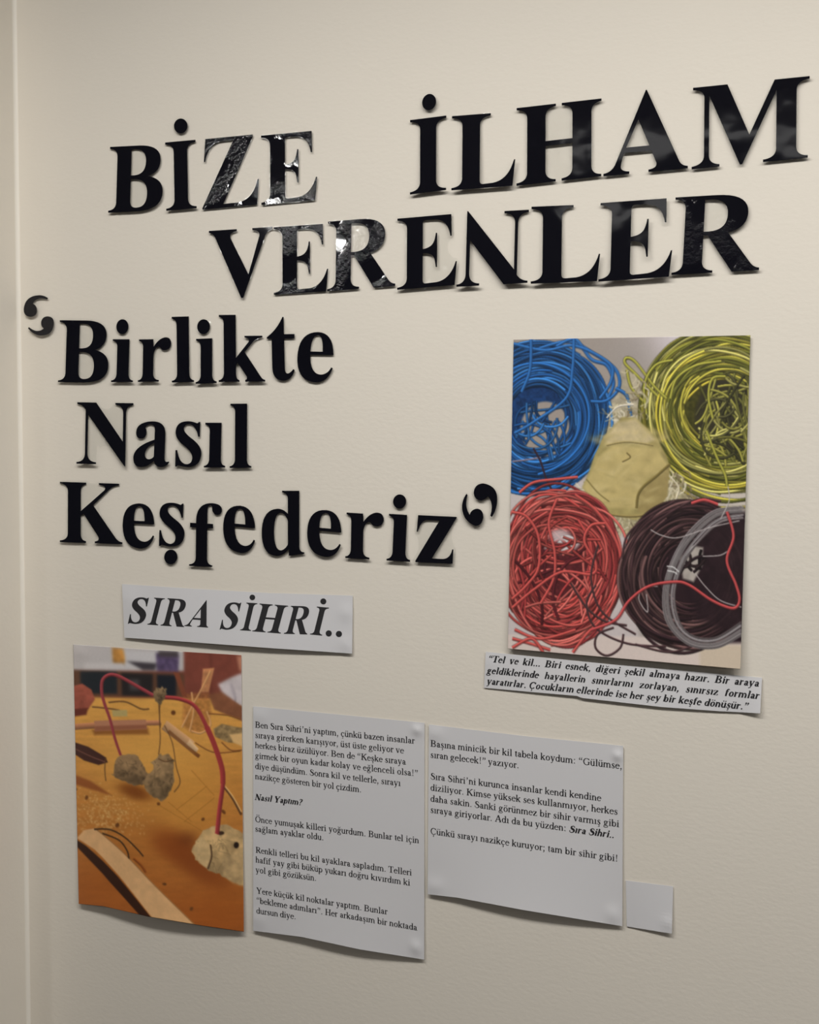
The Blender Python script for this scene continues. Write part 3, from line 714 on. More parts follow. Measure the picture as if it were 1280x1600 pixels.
o = mb.build('title_strip', [M_PAPER, M_INK], loc=(at(370, 1000)[0], 0, at(370, 1000)[1]))
tag(o, 'white paper strip printed with the bold italic title SIRA SİHRİ', 'paper strip')

# first text sheet
t1 = Sheet([(395.7, 1103.6), (527, 1116.2), (663.5, 1129.4)], [(395.7, 1454.3), (471.9, 1464), (563.7, 1483.7), (662.9, 1499.4)],
           lambda u, v: 0.0014 + 0.006 * v ** 3 * (0.35 + math.sin(math.pi * u)) + bump(u, v, .955, .035, .03, .022, .0035) + bump(u, v, .95, .955, .035, .03, .003) + bump(u, v, .03, .04, .06, .04, .002) + bump(u, v, .03, .95, .05, .04, .002))
mb = t1.mesh(110, 140)
q = lambda x, y: (380 + x / 3.81, 1090 + y / 3.81)
LN = [("Ben Sıra Sihri’ni yaptım, çünkü bazen insanlar", 71, 178, 1022, 275), ("sıraya girerken karışıyor, üst üste geliyor ve", 71, 239, 958, 333),
      ("herkes biraz üzülüyor. Ben de “Keşke sıraya", 71, 299, 970, 400), ("girmek bir oyun kadar kolay ve eğlenceli olsa!”", 71, 361, 1043, 470),
      ("diye düşündüm. Sonra kil ve tellerle, sırayı", 71, 424, 938, 527), ("nazikçe gösteren bir yol çizdim.", 71, 485, 705, 565),
      ("Önce yumuşak killeri yoğurdum. Bunlar tel için", 71, 740, 1048, 868), ("sağlam ayaklar oldu.", 71, 797, 480, 850),
      ("Renkli telleri bu kil ayaklara sapladım. Telleri", 74, 923, 1005, 1060), ("hafif yay gibi büküp yukarı doğru kıvırdım ki", 74, 981, 995, 1120),
      ("yol gibi gözüksün.", 74, 1041, 437, 1092), ("Yere küçük kil noktalar yaptım. Bunlar", 78, 1165, 860, 1292),
      ("“bekleme adımları”. Her arkadaşım bir noktada", 78, 1223, 1037, 1387), ("dursun diye.", 78, 1284, 315, 1320)]
sizes = sorted(np.hypot(*(at(*q(c, d)) - at(*q(a, b_)))) / natural(REG, s) for s, a, b_, c, d in LN); SZ = sizes[len(sizes) // 2]
for s, a, b_, c, d in LN: set_line(t1, mb, [(REG, s)], q(a, b_), q(c, d), SZ)
set_line(t1, mb, [(BIT, "Nasıl Yaptım?")], q(71, 609), q(353, 642))
o = mb.build('text_sheet', [M_PAPER, M_INK], loc=(at(530, 1490)[0], 0, at(530, 1490)[1]))
tag(o, 'tall white text sheet with five printed paragraphs, right of the clay photo', 'text sheet', 'white printed text sheets')

# second text sheet
t2 = Sheet([(670.3, 1131.9), (816.3, 1149.7), (974, 1165.3)], [(668.4, 1397.2), (716.3, 1402.8), (816.3, 1421.6), (972.5, 1447.2)],
           lambda u, v: 0.0020 + 0.006 * v ** 3 * (0.3 + math.sin(math.pi * u)) + bump(u, v, .97, .06, .025, .03, .0035) + bump(u, v, .03, .05, .05, .05, .0025) + bump(u, v, .03, .95, .05, .05, .0025) + bump(u, v, .95, .95, .04, .05, .0025))
mb = t2.mesh(110, 110)
q = lambda x, y: (660 + x / 3.2, 1120 + y / 3.2)
LN = [("Başına minicik bir kil tabela koydum: “Gülümse,", 40, 148, 1000, 262), ("sıran gelecek!” yazıyor.", 40, 204, 484, 258),
      ("Sıra Sihri’ni kurunca insanlar kendi kendine", 40, 312, 895, 422), ("diziliyor. Kimse yüksek ses kullanmıyor, herkes", 40, 368, 978, 490),
      ("daha sakin. Sanki görünmez bir sihir varmış gibi", 40, 423, 985, 552), ("sıraya giriyorlar. Adı da bu yüzden:", 40, 479, 720, 572),
      ("Çünkü sırayı nazikçe kuruyor; tam bir sihir gibi!", 40, 586, 980, 725)]
sizes = sorted(np.hypot(*(at(*q(c, d)) - at(*q(a, b_)))) / natural(REG, s) for s, a, b_, c, d in LN); SZ = sizes[len(sizes) // 2]
for s, a, b_, c, d in LN: set_line(t2, mb, [(REG, s)], q(a, b_), q(c, d), SZ)
set_line(t2, mb, [(BIT, "Sıra Sihri..")], q(735, 577), q(962, 607))
o = mb.build('text_sheet', [M_PAPER, M_INK], loc=(at(820, 1430)[0], 0, at(820, 1430)[1]))
tag(o, 'squarer white text sheet with blank lower third, right of the taller text sheet', 'text sheet', 'white printed text sheets')

# caption strip
cs = Sheet([(759.1, 1018.4), (960.3, 1038.6), (1191, 1058.8)], [(756.5, 1074.6), (850, 1083), (901.6, 1087.4), (909, 1090.5), (1033.8, 1104.7), (1120, 1111), (1188, 1114.6)],
           lambda u, v: 0.0016 + 0.002 * v * math.sin(math.pi * u) + 0.004 * max(0, u - .93) / .07 * v + bump(u, v, .02, .3, .03, .3, .0015))
mb = cs.mesh(140, 24)
q = lambda x, y: (740 + x / 2.723, 1000 + y / 2.723)
CL = [("“Tel ve kil... Biri esnek, diğeri şekil almaya hazır. Bir araya", 62, 93, 1217, 199), ("geldiklerinde hayallerin sınırlarını zorlayan, sınırsız formlar", 57, 142, 1218, 252),
      ("yaratırlar. Çocukların ellerinde ise her şey bir keşfe dönüşür.”", 57, 188, 1170, 298)]
SZ = np.hypot(*(at(*q(1170, 298)) - at(*q(57, 188)))) / natural(BIT, CL[2][0])
for s, a, b_, c, d in CL: set_line(cs, mb, [(BIT, s)], q(a, b_), q(c, d), SZ)
o = mb.build('caption_strip', [M_PAPER, M_INK], loc=(at(970, 1100)[0], 0, at(970, 1100)[1]))
tag(o, 'white paper caption strip with three bold italic lines under the wire photo', 'paper strip')

# small tag
tg = Sheet([(978.0, 1375.6), (1052.2, 1385)], [(979.5, 1447.5), (1050, 1459)], lambda u, v: 0.0012 + 0.003 * u * v + bump(u, v, .9, .8, .15, .15, .002))
mb = tg.mesh(14, 14)
o = mb.build('paper_tag', [M_PAPER], loc=(at(1015, 1450)[0], 0, at(1015, 1450)[1]))
tag(o, 'small square white paper tag at the lower corner of a text sheet', 'paper tag')


# ------------------------------------------------------------------ printed photographs
class Canvas:
    """A picture painted in the frame of a close-up of the print (crop points), mapped to the print's own grid."""
    def __init__(self, quad, w, h, base):
        self.w, self.h = w, h
        src = np.array(quad, float); dst = np.array([(0, 0), (w - 1, 0), (w - 1, h - 1), (0, h - 1)], float)
        A = []; B = []
        for (x, y), (u, v) in zip(src, dst):
            A += [[x, y, 1, 0, 0, 0, -u * x, -u * y], [0, 0, 0, x, y, 1, -v * x, -v * y]]; B += [u, v]
        hm = np.linalg.solve(np.array(A), np.array(B)); self.H = np.r_[hm, 1].reshape(3, 3)
        self.sc = w / np.hypot(*(src[1] - src[0]))
        self.im = np.zeros((h, w, 3)); self.im[:] = base
        Hi = np.linalg.inv(self.H); Y, X = np.mgrid[0:h, 0:w]
        p = np.stack([X, Y, np.ones_like(X)], -1) @ Hi.T
        self.CX, self.CY = p[..., 0] / p[..., 2], p[..., 1] / p[..., 2]

    def T(self, P):
        P = np.atleast_2d(np.asarray(P, float)); q_ = np.c_[P, np.ones(len(P))] @ self.H.T
        return q_[:, :2] / q_[:, 2:3]

    def blend(self, alpha, col, sl=(slice(None), slice(None))):
        a = np.clip(alpha, 0, 1)[..., None]; self.im[sl] = self.im[sl] * (1 - a) + np.asarray(col, float) * a

    def poly(self, P, col, soft=1.0, tex=0.0, alpha=1.0, fq=30):
        """Polygon in crop points; soft: edge width in crop units; tex: strength of a blotchy variation."""
        P = np.asarray(P, float); X, Y = self.CX, self.CY
        pad = soft * 2 + 4
        m = (X > P[:, 0].min() - pad) & (X < P[:, 0].max() + pad) & (Y > P[:, 1].min() - pad) & (Y < P[:, 1].max() + pad)
        idx = np.nonzero(m)
        if not len(idx[0]): return
        x, y = X[idx], Y[idx]; ins = np.zeros(x.shape, bool); d = np.full(x.shape, 1e9)
        Q = np.roll(P, -1, 0)
        for (x0, y0), (x1, y1) in zip(P, Q):
            if y0 != y1:
                c = (y >= min(y0, y1)) & (y < max(y0, y1)); ins ^= c & (x < x0 + (y - y0) * (x1 - x0) / (y1 - y0))
            L2 = (x1 - x0) ** 2 + (y1 - y0) ** 2 + 1e-9; t = np.clip(((x - x0) * (x1 - x0) + (y - y0) * (y1 - y0)) / L2, 0, 1)
            d = np.minimum(d, (x - x0 - t * (x1 - x0)) ** 2 + (y - y0 - t * (y1 - y0)) ** 2)
        sd = np.where(ins, 1, -1) * np.sqrt(d)
        a = np.clip(sd / soft + 0.5, 0, 1)[..., None] * alpha
        col = np.asarray(col, float)
        if tex:
            n_ = noise2(x / fq, y / fq)[..., None]; c = col * (1 + tex * (n_ - 0.5) * 2)
        else: c = col
        self.im[idx] = self.im[idx] * (1 - a) + c * a

    def blob(self, cx, cy, rx, ry, col, alpha=1.0, power=1.0, rot=0.0):
        c, s = math.cos(rot), math.sin(rot); dx, dy = self.CX - cx, self.CY - cy
        r2 = ((dx * c + dy * s) / rx) ** 2 + ((-dx * s + dy * c) / ry) ** 2
        self.blend(alpha * np.exp(-r2 ** power), col)

    def stroke(self, pts, width, col, shade=0.5, smooth=True, alpha=1.0, w1=None, light=(-.4, -.9)):
        """A round wire along crop points."""
        P = np.asarray(pts, float)
        if smooth: P = spline(P, max(4, int(24 / max(1, len(P) / 6))))
        P = self.T(P); hw0 = width * self.sc / 2; hw1 = (w1 if w1 is not None else width) * self.sc / 2
        n_ = len(P); col = np.asarray(col, float)
        for i in range(n_ - 1):
            (x0, y0), (x1, y1) = P[i], P[i + 1]; hw = hw0 + (hw1 - hw0) * i / max(1, n_ - 1)
            pad = hw + 1.5
            xa, xb = int(max(0, math.floor(min(x0, x1) - pad))), int(min(self.w, math.ceil(max(x0, x1) + pad) + 1))
            ya, yb = int(max(0, math.floor(min(y0, y1) - pad))), int(min(self.h, math.ceil(max(y0, y1) + pad) + 1))
            if xa >= xb or ya >= yb: continue
            dx, dy = x1 - x0, y1 - y0; L = math.hypot(dx, dy)
            if L < 1e-6: continue
            Y, X = np.ogrid[ya:yb, xa:xb]
            t = ((X - x0) * dx + (Y - y0) * dy) / L
            s = ((X - x0) * -dy + (Y - y0) * dx) / L
            over = np.maximum(np.maximum(-t, t - L), 0)
            dd = np.hypot(s, over)
            a = np.clip(hw - dd + 0.5, 0, 1) * alpha * (over < 0.8)
            nl = (-dy * light[0] + dx * light[1]) / L
            f = 1 + shade * (np.clip(s / hw, -1, 1) * nl)
            c = col[None, None, :] * f[..., None]
            sl = (slice(ya, yb), slice(xa, xb)); A_ = a[..., None]
            self.im[sl] = self.im[sl] * (1 - A_) + c * A_

    def blur(self, sg, mask=None):
        k = np.exp(-0.5 * (np.arange(-int(3 * sg) - 1, int(3 * sg) + 2) / sg) ** 2); k /= k.sum(); n_ = len(k) // 2
        a = np.pad(self.im, ((n_, n_), (n_, n_), (0, 0)), 'edge')
        b_ = sum(w * a[i:i + self.h] for i, w in enumerate(k)); c = sum(w * b_[:, i:i + self.w] for i, w in enumerate(k))
        self.im = c if mask is None else self.im * (1 - mask[..., None]) + c * mask[..., None]

    def apply(self, mesh_obj, nvf, gain):
        im = np.clip(self.im, 0, 255)
        L = np.clip(lin(im) * gain, 0, .9).reshape(-1, 3)
        back = np.full((nvf, 3), .75)
        a = mesh_obj.data.attributes.new('picture', 'FLOAT_COLOR', 'POINT')
        allc = np.ones((len(mesh_obj.data.vertices), 4), np.float32); allc[:nvf, :3] = L; allc[nvf:, :3] = .75
        a.data.foreach_set('color', allc.ravel())


def spline(P, k):
    n_ = len(P); out = []
    for i in range(n_ - 1):
        p0, p1, p2, p3 = P[max(i - 1, 0)], P[i], P[i + 1], P[min(i + 2, n_ - 1)]
        for u in np.linspace(0, 1, k, endpoint=False):
            out.append(0.5 * ((2 * p1) + (p2 - p0) * u + (2 * p0 - 5 * p1 + 4 * p2 - p3) * u * u + (3 * p1 - p0 - 3 * p2 + p3) * u ** 3))
    out.append(P[-1]); return np.array(out)


_NT = np.random.default_rng(5).random((64, 64))


def noise2(x, y, oct_=3):
    v = 0; amp = .5; tot = 0
    for o_ in range(oct_):
        xi, yi = np.floor(x).astype(int), np.floor(y).astype(int); fx, fy = x - xi, y - yi
        fx, fy = fx * fx * (3 - 2 * fx), fy * fy * (3 - 2 * fy)
        g = lambda a, b_: _NT[a % 64, b_ % 64]
        v = v + amp * ((g(xi, yi) * (1 - fx) + g(xi + 1, yi) * fx) * (1 - fy) + (g(xi, yi + 1) * (1 - fx) + g(xi + 1, yi + 1) * fx) * fy)
        tot += amp; amp *= .5; x, y = x * 2.03 + 7, y * 2.03 + 3
    return v / tot


def print_sheet(name, sheet, cv, gain, label, base):
    nu, nv = cv.w - 1, cv.h - 1
    u = np.linspace(0, 1, cv.w); v = np.linspace(0, 1, cv.h)
    U, Vv = np.meshgrid(u, v)
    tx, ty = np.interp(u, sheet.tu, sheet.top[:, 0]), np.interp(u, sheet.tu, sheet.top[:, 1])
    bx, by = np.interp(u, sheet.bu, sheet.bot[:, 0]), np.interp(u, sheet.bu, sheet.bot[:, 1])
    PX = tx[None] + (bx - tx)[None] * Vv; PY = ty[None] + (by - ty)[None] * Vv
    D = np.vectorize(sheet.lift)(U, Vv)
    r = np.stack([PX - 640, PY - 800, np.full_like(PX, F_PX)], -1) @ RW.T
    t = (-D - CAM[1]) / r[..., 1]; P = CAM + r * t[..., None]
    P = P.reshape(-1, 3) - np.array(base)
    N = len(P); th = 0.00028
    gi = np.arange(N).reshape(cv.h, cv.w)
    F = np.stack([gi[:-1, :-1], gi[1:, :-1], gi[1:, 1:], gi[:-1, 1:]], -1).reshape(-1, 4)
    # plain back: a coarse copy closed to the front by its rim
    rim = np.r_[gi[0, :-1], gi[:-1, -1], gi[-1, :0:-1], gi[:0:-1, 0]]
    Bk = P[rim] + np.array([0, th, 0]); K = len(rim)
    R = np.stack([rim, np.roll(rim, -1), N + (np.arange(K) + 1) % K, N + np.arange(K)], -1)
    me = bpy.data.meshes.new(name)
    ctr = P.mean(0) + np.array([0, th, 0])
    fan = [(int(N + k), int(N + (k + 1) % K), int(N + K)) for k in range(K)]
    faces = np.concatenate([F, R]).tolist()
    me.from_pydata(np.concatenate([P, Bk, [ctr]]).tolist(), [], faces)
    me.polygons.foreach_set('use_smooth', [True] * len(me.polygons))
    me.materials.append(M_PRINT); me.update()
    o_ = bpy.data.objects.new(name, me); COL.objects.link(o_); o_.location = base
    cv.apply(o_, N, gain)
    tag(o_, label, 'photo', 'colour photographs on the wall')
    return o_


# ---- the coils of wire
cv = Canvas([(66, 60), (1143, 40), (1097, 1558), (40, 1465)], 470, 590, (150, 140, 132))
R_ = random.Random(8)
cv.blob(800, 60, 190, 150, (205, 196, 200), .9)
cv.blob(560, 150, 150, 120, (150, 142, 136), .7)
cv.poly([(30, 700), (560, 690), (640, 1620), (0, 1500)], (190, 180, 178), 40)
cv.poly([(30, 1400), (1150, 1420), (1150, 1600), (20, 1560)], (205, 190, 182), 12)
cv.poly([(900, 1445), (1150, 1450), (1150, 1600), (900, 1560)], (196, 180, 160), 20)
cv.poly([(840, 730), (1150, 740), (1150, 830), (820, 830)], (190, 180, 170), 10)
# crumpled clear wrapping behind the clay
cv.poly([(540, 170), (600, 190), (640, 300), (720, 420), (560, 430), (470, 400), (500, 330)], (165, 155, 130), 12, .18, .8)
cv.poly([(470, 345), (600, 350), (640, 440), (560, 520), (440, 560), (450, 430)], (170, 160, 135), 10, .25, .9, 18)
cv.poly([(740, 600), (860, 680), (850, 830), (700, 880), (560, 960), (470, 900), (420, 820), (620, 780)], (165, 155, 120), 10, .35, .95, 20)


def coil(cx, cy, r0, r1, asp, tilt, n_, cols, wd, jit, off=0.08, arc=None, shade=.55, tang=0.0):
    order = list(range(n_)); R_.shuffle(order)
    for k in order:
        r = r0 + (r1 - r0) * (k / n_) ** 0.8 + R_.uniform(-1, 1) * jit
        ox, oy = cx + R_.gauss(0, off) * r1, cy + R_.gauss(0, off) * r1
        a0 = R_.uniform(0, 360); span = R_.uniform(200, 380) if arc is None else R_.uniform(*arc)
        ph = R_.uniform(0, 6.3); wob = R_.uniform(.01, .05) + tang * R_.random(); ti = tilt + R_.gauss(0, .12)
        pts = []
        for i in range(15):
            a = math.radians(a0 + span * i / 14); rr = r * (1 + wob * math.sin(3 * a + ph))
            x, y = rr * math.cos(a), rr * asp * math.sin(a); c, s = math.cos(ti), math.sin(ti)
            pts.append((ox + x * c - y * s, oy + x * s + y * c))
        b_ = R_.uniform(.72, 1.2); c0 = np.array(R_.choice(cols), float) * b_
        cv.stroke(pts, wd * 1.55, c0 * .32, 0, alpha=.5)
        cv.stroke(pts, wd, c0, shade)


def tangle(cx, cy, rx, ry, n_, cols, wd, shade=.5):
    for _ in range(n_):
        x, y = cx + R_.uniform(-rx, rx), cy + R_.uniform(-ry, ry); a = R_.uniform(0, 6.28); pts = []; k = R_.uniform(-.45, .45)
        st = R_.uniform(.18, .40) * rx
        for i in range(8):
            pts.append((x, y)); a += k + R_.uniform(-.12, .12); x += math.cos(a) * st; y += math.sin(a) * st * ry / rx
            if ((x - cx) / rx) ** 2 + ((y - cy) / ry) ** 2 > 1.15: break
        if len(pts) < 4: continue
        c0 = np.array(R_.choice(cols), float) * R_.uniform(.7, 1.15)
        cv.stroke(pts, wd * 1.5, c0 * .3, 0, alpha=.45); cv.stroke(pts, wd, c0, shade)


BLUE = [(38, 92, 154), (32, 80, 138), (50, 108, 170), (26, 68, 118)]
def ring(cx, cy, rx, ry, hx, hy, hrx, hry, col, tilt=0):
    o_ = ell(cx, cy, rx, ry, tilt, 60); h_ = ell(hx, hy, hrx, hry, tilt, 60)[::-1]
    cv.poly(np.concatenate([o_, o_[:1], h_, h_[:1]]), col, 10, .3, 1, 14)
ring(180, 425, 275, 320, 200, 470, 105, 125, (22, 52, 96))
coil(180, 430, 150, 285, 1.16, .1, 150, BLUE, 10, 12, .05)
tangle(195, 470, 125, 140, 34, BLUE, 8)
for pts in ([(150, 110), (300, 70), (420, 130), (510, 200), (525, 280), (470, 340), (400, 345)], [(250, 90), (330, 60), (400, 150), (470, 180), (500, 260), (480, 320)], [(510, 285), (560, 320), (578, 410)],
            [(66, 80), (200, 110), (330, 90), (480, 170), (490, 250), (440, 330)], [(325, 55), (318, 200), (290, 330), (150, 440), (70, 490)], [(140, 60), (135, 200), (100, 300)]):
    cv.stroke(pts, 17, (12, 40, 80), 0, alpha=.4); cv.stroke(pts, 11, (44, 100, 162), .5)
cv.stroke([(60, 620), (120, 612), (180, 602)], 7, (120, 110, 125)); cv.stroke([(150, 560), (180, 620), (205, 700), (240, 770)], 8, (50, 35, 45))

YEL = [(178, 168, 70), (150, 142, 58), (194, 186, 106), (118, 118, 48), (184, 168, 62), (96, 98, 42), (160, 156, 88)]
ring(1000, 400, 385, 360, 1040, 430, 120, 160, (64, 62, 26), .2)
cv.poly(ell(1040, 420, 165, 225, .15), (52, 48, 34), 20)
coil(1020, 400, 205, 385, .93, .25, 190, YEL, 9, 14, .05, (180, 330))
tangle(1045, 430, 165, 215, 130, [(166, 160, 74), (140, 136, 66), (176, 170, 96), (70, 68, 42), (110, 108, 55)], 8)
for pts in ([(700, 320), (600, 220), (552, 170), (560, 145), (600, 165), (680, 270), (740, 330)], [(560, 200), (580, 280), (640, 350)], [(650, 400), (640, 270), (690, 180), (770, 155)],
            [(930, 480), (980, 600), (1020, 680), (1030, 730)], [(960, 420), (940, 320), (960, 240), (1020, 230)], [(760, 330), (790, 240), (880, 180), (1000, 160)]):
    cv.stroke(pts, 15, (50, 50, 20), 0, alpha=.4); cv.stroke(pts, 9, (160, 156, 66), .5)

# creases of the wrapping
for (x0_, x1_, y0_, y1_, n_) in ((560, 660, 190, 420, 26), (490, 600, 360, 450, 30), (740, 850, 660, 830, 70), (440, 700, 850, 930, 80), (350, 420, 690, 790, 14)):
    for _ in range(n_):
        x, y = R_.uniform(x0_, x1_), R_.uniform(y0_, y1_); a_ = R_.uniform(0, 3.1); l_ = R_.uniform(15, 50)
        cv.stroke([(x, y), (x + l_ * math.cos(a_), y + l_ * math.sin(a_)), (x + 1.7 * l_ * math.cos(a_ + .5), y + 1.7 * l_ * math.sin(a_ + .5))], R_.uniform(3, 9), R_.choice([(206, 198, 176), (190, 180, 150), (120, 108, 84), (150, 138, 108)]), .2, alpha=R_.uniform(.2, .55))
# the clay lump in the middle
cv.poly([(360, 735), (385, 680), (415, 590), (455, 505), (540, 415), (600, 420), (690, 500), (745, 600), (757, 640), (745, 770), (690, 850), (600, 885), (500, 865), (420, 830)], (158, 144, 92), 8, .14, 1, 40)
cv.poly([(520, 440), (600, 425), (690, 520), (640, 540), (540, 530), (470, 545), (460, 510)], (186, 170, 130), 16, .12, 1, 30)
cv.poly([(365, 735), (430, 600), (500, 545), (610, 555), (700, 560), (750, 640), (640, 700), (600, 830), (480, 830), (400, 790)], (184, 166, 110), 14, .08, 1, 50)
cv.poly([(757, 640), (745, 780), (690, 850), (610, 850), (620, 745), (680, 690)], (148, 131, 84), 8, .06)
for _ in range(150):
    x, y = R_.uniform(400, 740), R_.uniform(470, 840)
    if y < 560 - abs(x - 570) * .1 or (x - 570) ** 2 / 170 ** 2 + (y - 690) ** 2 / 150 ** 2 < 1:
        cv.blob(x, y, R_.uniform(10, 40), R_.uniform(5, 16), R_.choice([(200, 184, 132), (190, 172, 116), (152, 136, 88), (168, 150, 98)]), .35, 1, R_.uniform(-.9, .6))
cv.stroke([(757, 632), (690, 690), (640, 730), (612, 770), (604, 830)], 12, (112, 98, 56), .3)
cv.stroke([(380, 700), (430, 760), (480, 800)], 5, (130, 115, 70)); cv.stroke([(540, 620), (575, 600), (560, 580)], 5, (115, 100, 60))
cv.stroke([(410, 835), (500, 862), (600, 868), (690, 850)], 9, (128, 112, 70)); cv.stroke([(470, 545), (560, 530), (680, 545)], 6, (140, 125, 80))
cv.stroke([(760, 690), (800, 740), (790, 800), (850, 800)], 8, (200, 190, 165), alpha=.7); cv.stroke([(470, 420), (520, 370), (590, 360)], 7, (200, 192, 178), alpha=.6)

RED = [(168, 68, 64), (184, 84, 78), (150, 56, 56), (198, 100, 92), (124, 46, 48)]
ring(275, 1095, 240, 320, 260, 960, 75, 60, (84, 34, 38))
cv.poly(ell(265, 965, 90, 70), (200, 190, 190), 20, .1); cv.poly(ell(120, 1170, 40, 50), (190, 170, 170), 20)
coil(275, 1095, 130, 250, 1.28, 0, 150, RED, 9, 14, .06, None, .5, .05)
tangle(255, 1120, 205, 250, 90, RED + [(90, 34, 40)], 9)
cv.blob(262, 955, 50, 30, (214, 206, 206), .75, 2)
tangle(265, 960, 110, 90, 14, RED, 8)
for pts in ([(60, 850), (120, 870), (170, 960), (170, 1100), (120, 1180), (60, 1240)], [(250, 790), (215, 900), (240, 1030), (235, 1150), (180, 1260)], [(330, 770), (430, 850), (520, 1000), (530, 1150), (480, 1290), (380, 1400), (320, 1480)],
            [(60, 1280), (150, 1200), (270, 1120), (400, 1130), (420, 1080), (370, 980), (400, 910), (460, 900)], [(60, 1420), (130, 1440), (220, 1470)], [(70, 1380), (180, 1420), (330, 1380)], [(90, 760), (150, 715), (250, 700), (340, 690)], [(60, 1460), (140, 1420), (190, 1480)]):
    cv.stroke(pts, 17, (70, 25, 28), 0, alpha=.35); cv.stroke(pts, 10, (190, 82, 76), .45)

DARK = [(64, 44, 46), (84, 60, 60), (48, 32, 36), (104, 76, 74), (56, 38, 40)]
cv.poly(ell(830, 1130, 300, 335, .1), (42, 28, 32), 10)
cv.poly([(900, 860), (1150, 850), (1150, 1440), (900, 1440), (830, 1200)], (38, 25, 30), 20)
coil(850, 1130, 140, 315, 1.05, .2, 110, DARK, 10, 12, .04, (140, 280))
cv.poly([(900, 900), (1150, 880), (1150, 1300), (1050, 1400), (880, 1330), (860, 1200)], (40, 27, 31), 40, .2, .9)
cv.poly([(805, 1060), (860, 1000), (915, 1010), (912, 1090), (870, 1165), (820, 1150)], (165, 156, 148), 12, .1)
tangle(865, 1085, 60, 85, 14, [(40, 28, 32), (60, 44, 46), (30, 22, 24)], 8)
for pts in ([(420, 1180), (380, 1260), (420, 1370), (560, 1440), (740, 1455)], [(430, 1000), (400, 1150), (450, 1300), (600, 1400)], [(500, 1370), (430, 1400), (420, 1460), (470, 1495), (530, 1460), (545, 1400)], [(540, 1060), (560, 960), (640, 880), (780, 800)], [(560, 1200), (550, 1100), (640, 940), (860, 800), (1000, 800)],
            [(310, 1170), (380, 1280), (460, 1340), (560, 1360)], [(600, 1445), (760, 1480), (900, 1440)]):
    cv.stroke(pts, 9, (66, 46, 48), .6)
for k in range(46):
    o1 = R_.uniform(-34, 34); e_ = R_.uniform(-14, 14); c0 = np.array(R_.choice([(128, 122, 122), (106, 100, 100), (158, 154, 156), (84, 76, 76)]), float)
    cv.stroke([(1100 + e_, 850 + o1 * .9), (980 + o1 * .5, 870 + o1 * .9), (870 + o1, 960 + o1 * .5), (790 + o1, 1080 + e_), (752 + o1 * .9, 1220), (775 + o1, 1350), (860 + o1 * .5, 1430 - o1 * .6), (980, 1440 - o1 * .8), (1100, 1380 - o1)], 4.5, c0, .4, alpha=.7)
for pts in ([(745, 1095), (775, 1100), (800, 1120)], [(748, 1115), (780, 1122), (790, 1130)]): cv.stroke(pts, 5, (190, 188, 186))
for pts in ([(670, 930), (720, 955), (800, 965), (950, 920), (1090, 890)], [(880, 1130), (930, 1190), (1000, 1250), (1100, 1280)], [(700, 1185), (640, 1190), (615, 1240), (655, 1300), (650, 1220)], [(915, 1050), (1000, 1045), (1050, 1015)], [(1035, 735), (1040, 800), (1000, 880)]):
    cv.stroke(pts, 4, (170, 162, 160), .4)
for pts in ([(1030, 850), (1062, 960), (1030, 1070), (1075, 1180), (1092, 1250), (1060, 1285), (960, 1250), (850, 1180), (780, 1165), (660, 1185), (570, 1250), (510, 1335), (400, 1380)], [(860, 810), (920, 795), (985, 815)]):
    cv.stroke(pts, 18, (50, 20, 24), 0, alpha=.4); cv.stroke(pts, 11, (180, 74, 74), .5)
cv.im *= (0.97 + 0.06 * noise2(cv.CX / 3, cv.CY / 3)[..., None])
for _ in range(1): cv.blur(0.8)
wire = Sheet([(802.7, 530.6), (1172.9, 523.8)], [(793.7, 1013.6), (1157.1, 1045.6)], lambda u, v: 0.0015 + 0.008 * v ** 2.5 * (0.55 + .45 * u) + 0.002 * u * (1 - v))
bx = at(975, 1030)
print_sheet('photo_print', wire, cv, 1.15, 'large colour photo of blue, yellow, red and brown wire coils around clay', (bx[0], 0, bx[1]))

# ---- the clay and red wire arch on a workshop table
cv = Canvas([(47, 55), (905, 110), (918, 1522), (75, 1380)], 330, 510, (176, 118, 52))
Yn = np.clip((cv.CY - 330) / 1150, 0, 1)[..., None]
cv.im = np.array([204, 150, 74]) * (1 - Yn) + np.array([150, 82, 34]) * Yn
cv.im *= (.93 + .14 * noise2(cv.CX / 60 + cv.CY / 200, cv.CY / 14)[..., None])
cv.blob(420, 640, 300, 170, (212, 158, 78), .7); cv.blob(620, 850, 200, 220, (196, 138, 60), .6)
cv.poly([(0, 0), (960, 0), (960, 330), (0, 330)], (110, 60, 48), 8)
cv.poly([(0, 0), (600, 20), (600, 190), (0, 190)], (178, 172, 170), 10)
cv.poly([(0, 185), (605, 205), (605, 325), (0, 325)], (92, 62, 46), 6)
cv.poly([(80, 195), (260, 195), (262, 310), (85, 310)], (34, 38, 42), 6); cv.poly([(280, 200), (440, 205), (440, 320), (285, 318)], (38, 34, 34), 6); cv.poly([(460, 208), (560, 212), (560, 318), (465, 320)], (30, 32, 38), 6)
cv.poly([(320, 235), (370, 235), (370, 290), (325, 290)], (70, 66, 66), 20)
cv.poly([(235, 70), (290, 75), (305, 140), (290, 165), (240, 150)], (170, 120, 60), 10, .3); cv.poly([(100, 150), (290, 150), (300, 180), (100, 185)], (190, 184, 182), 10)
cv.poly([(300, 85), (460, 92), (455, 185), (300, 180)], (186, 182, 182), 8); cv.poly([(310, 140), (460, 150), (450, 185), (390, 185)], (60, 55, 60), 10)
cv.poly([(455, 95), (575, 105), (570, 195), (460, 190)], (84, 70, 98), 8, .4, 1, 12); cv.poly([(470, 85), (570, 90), (570, 120), (470, 115)], (70, 62, 66), 8)
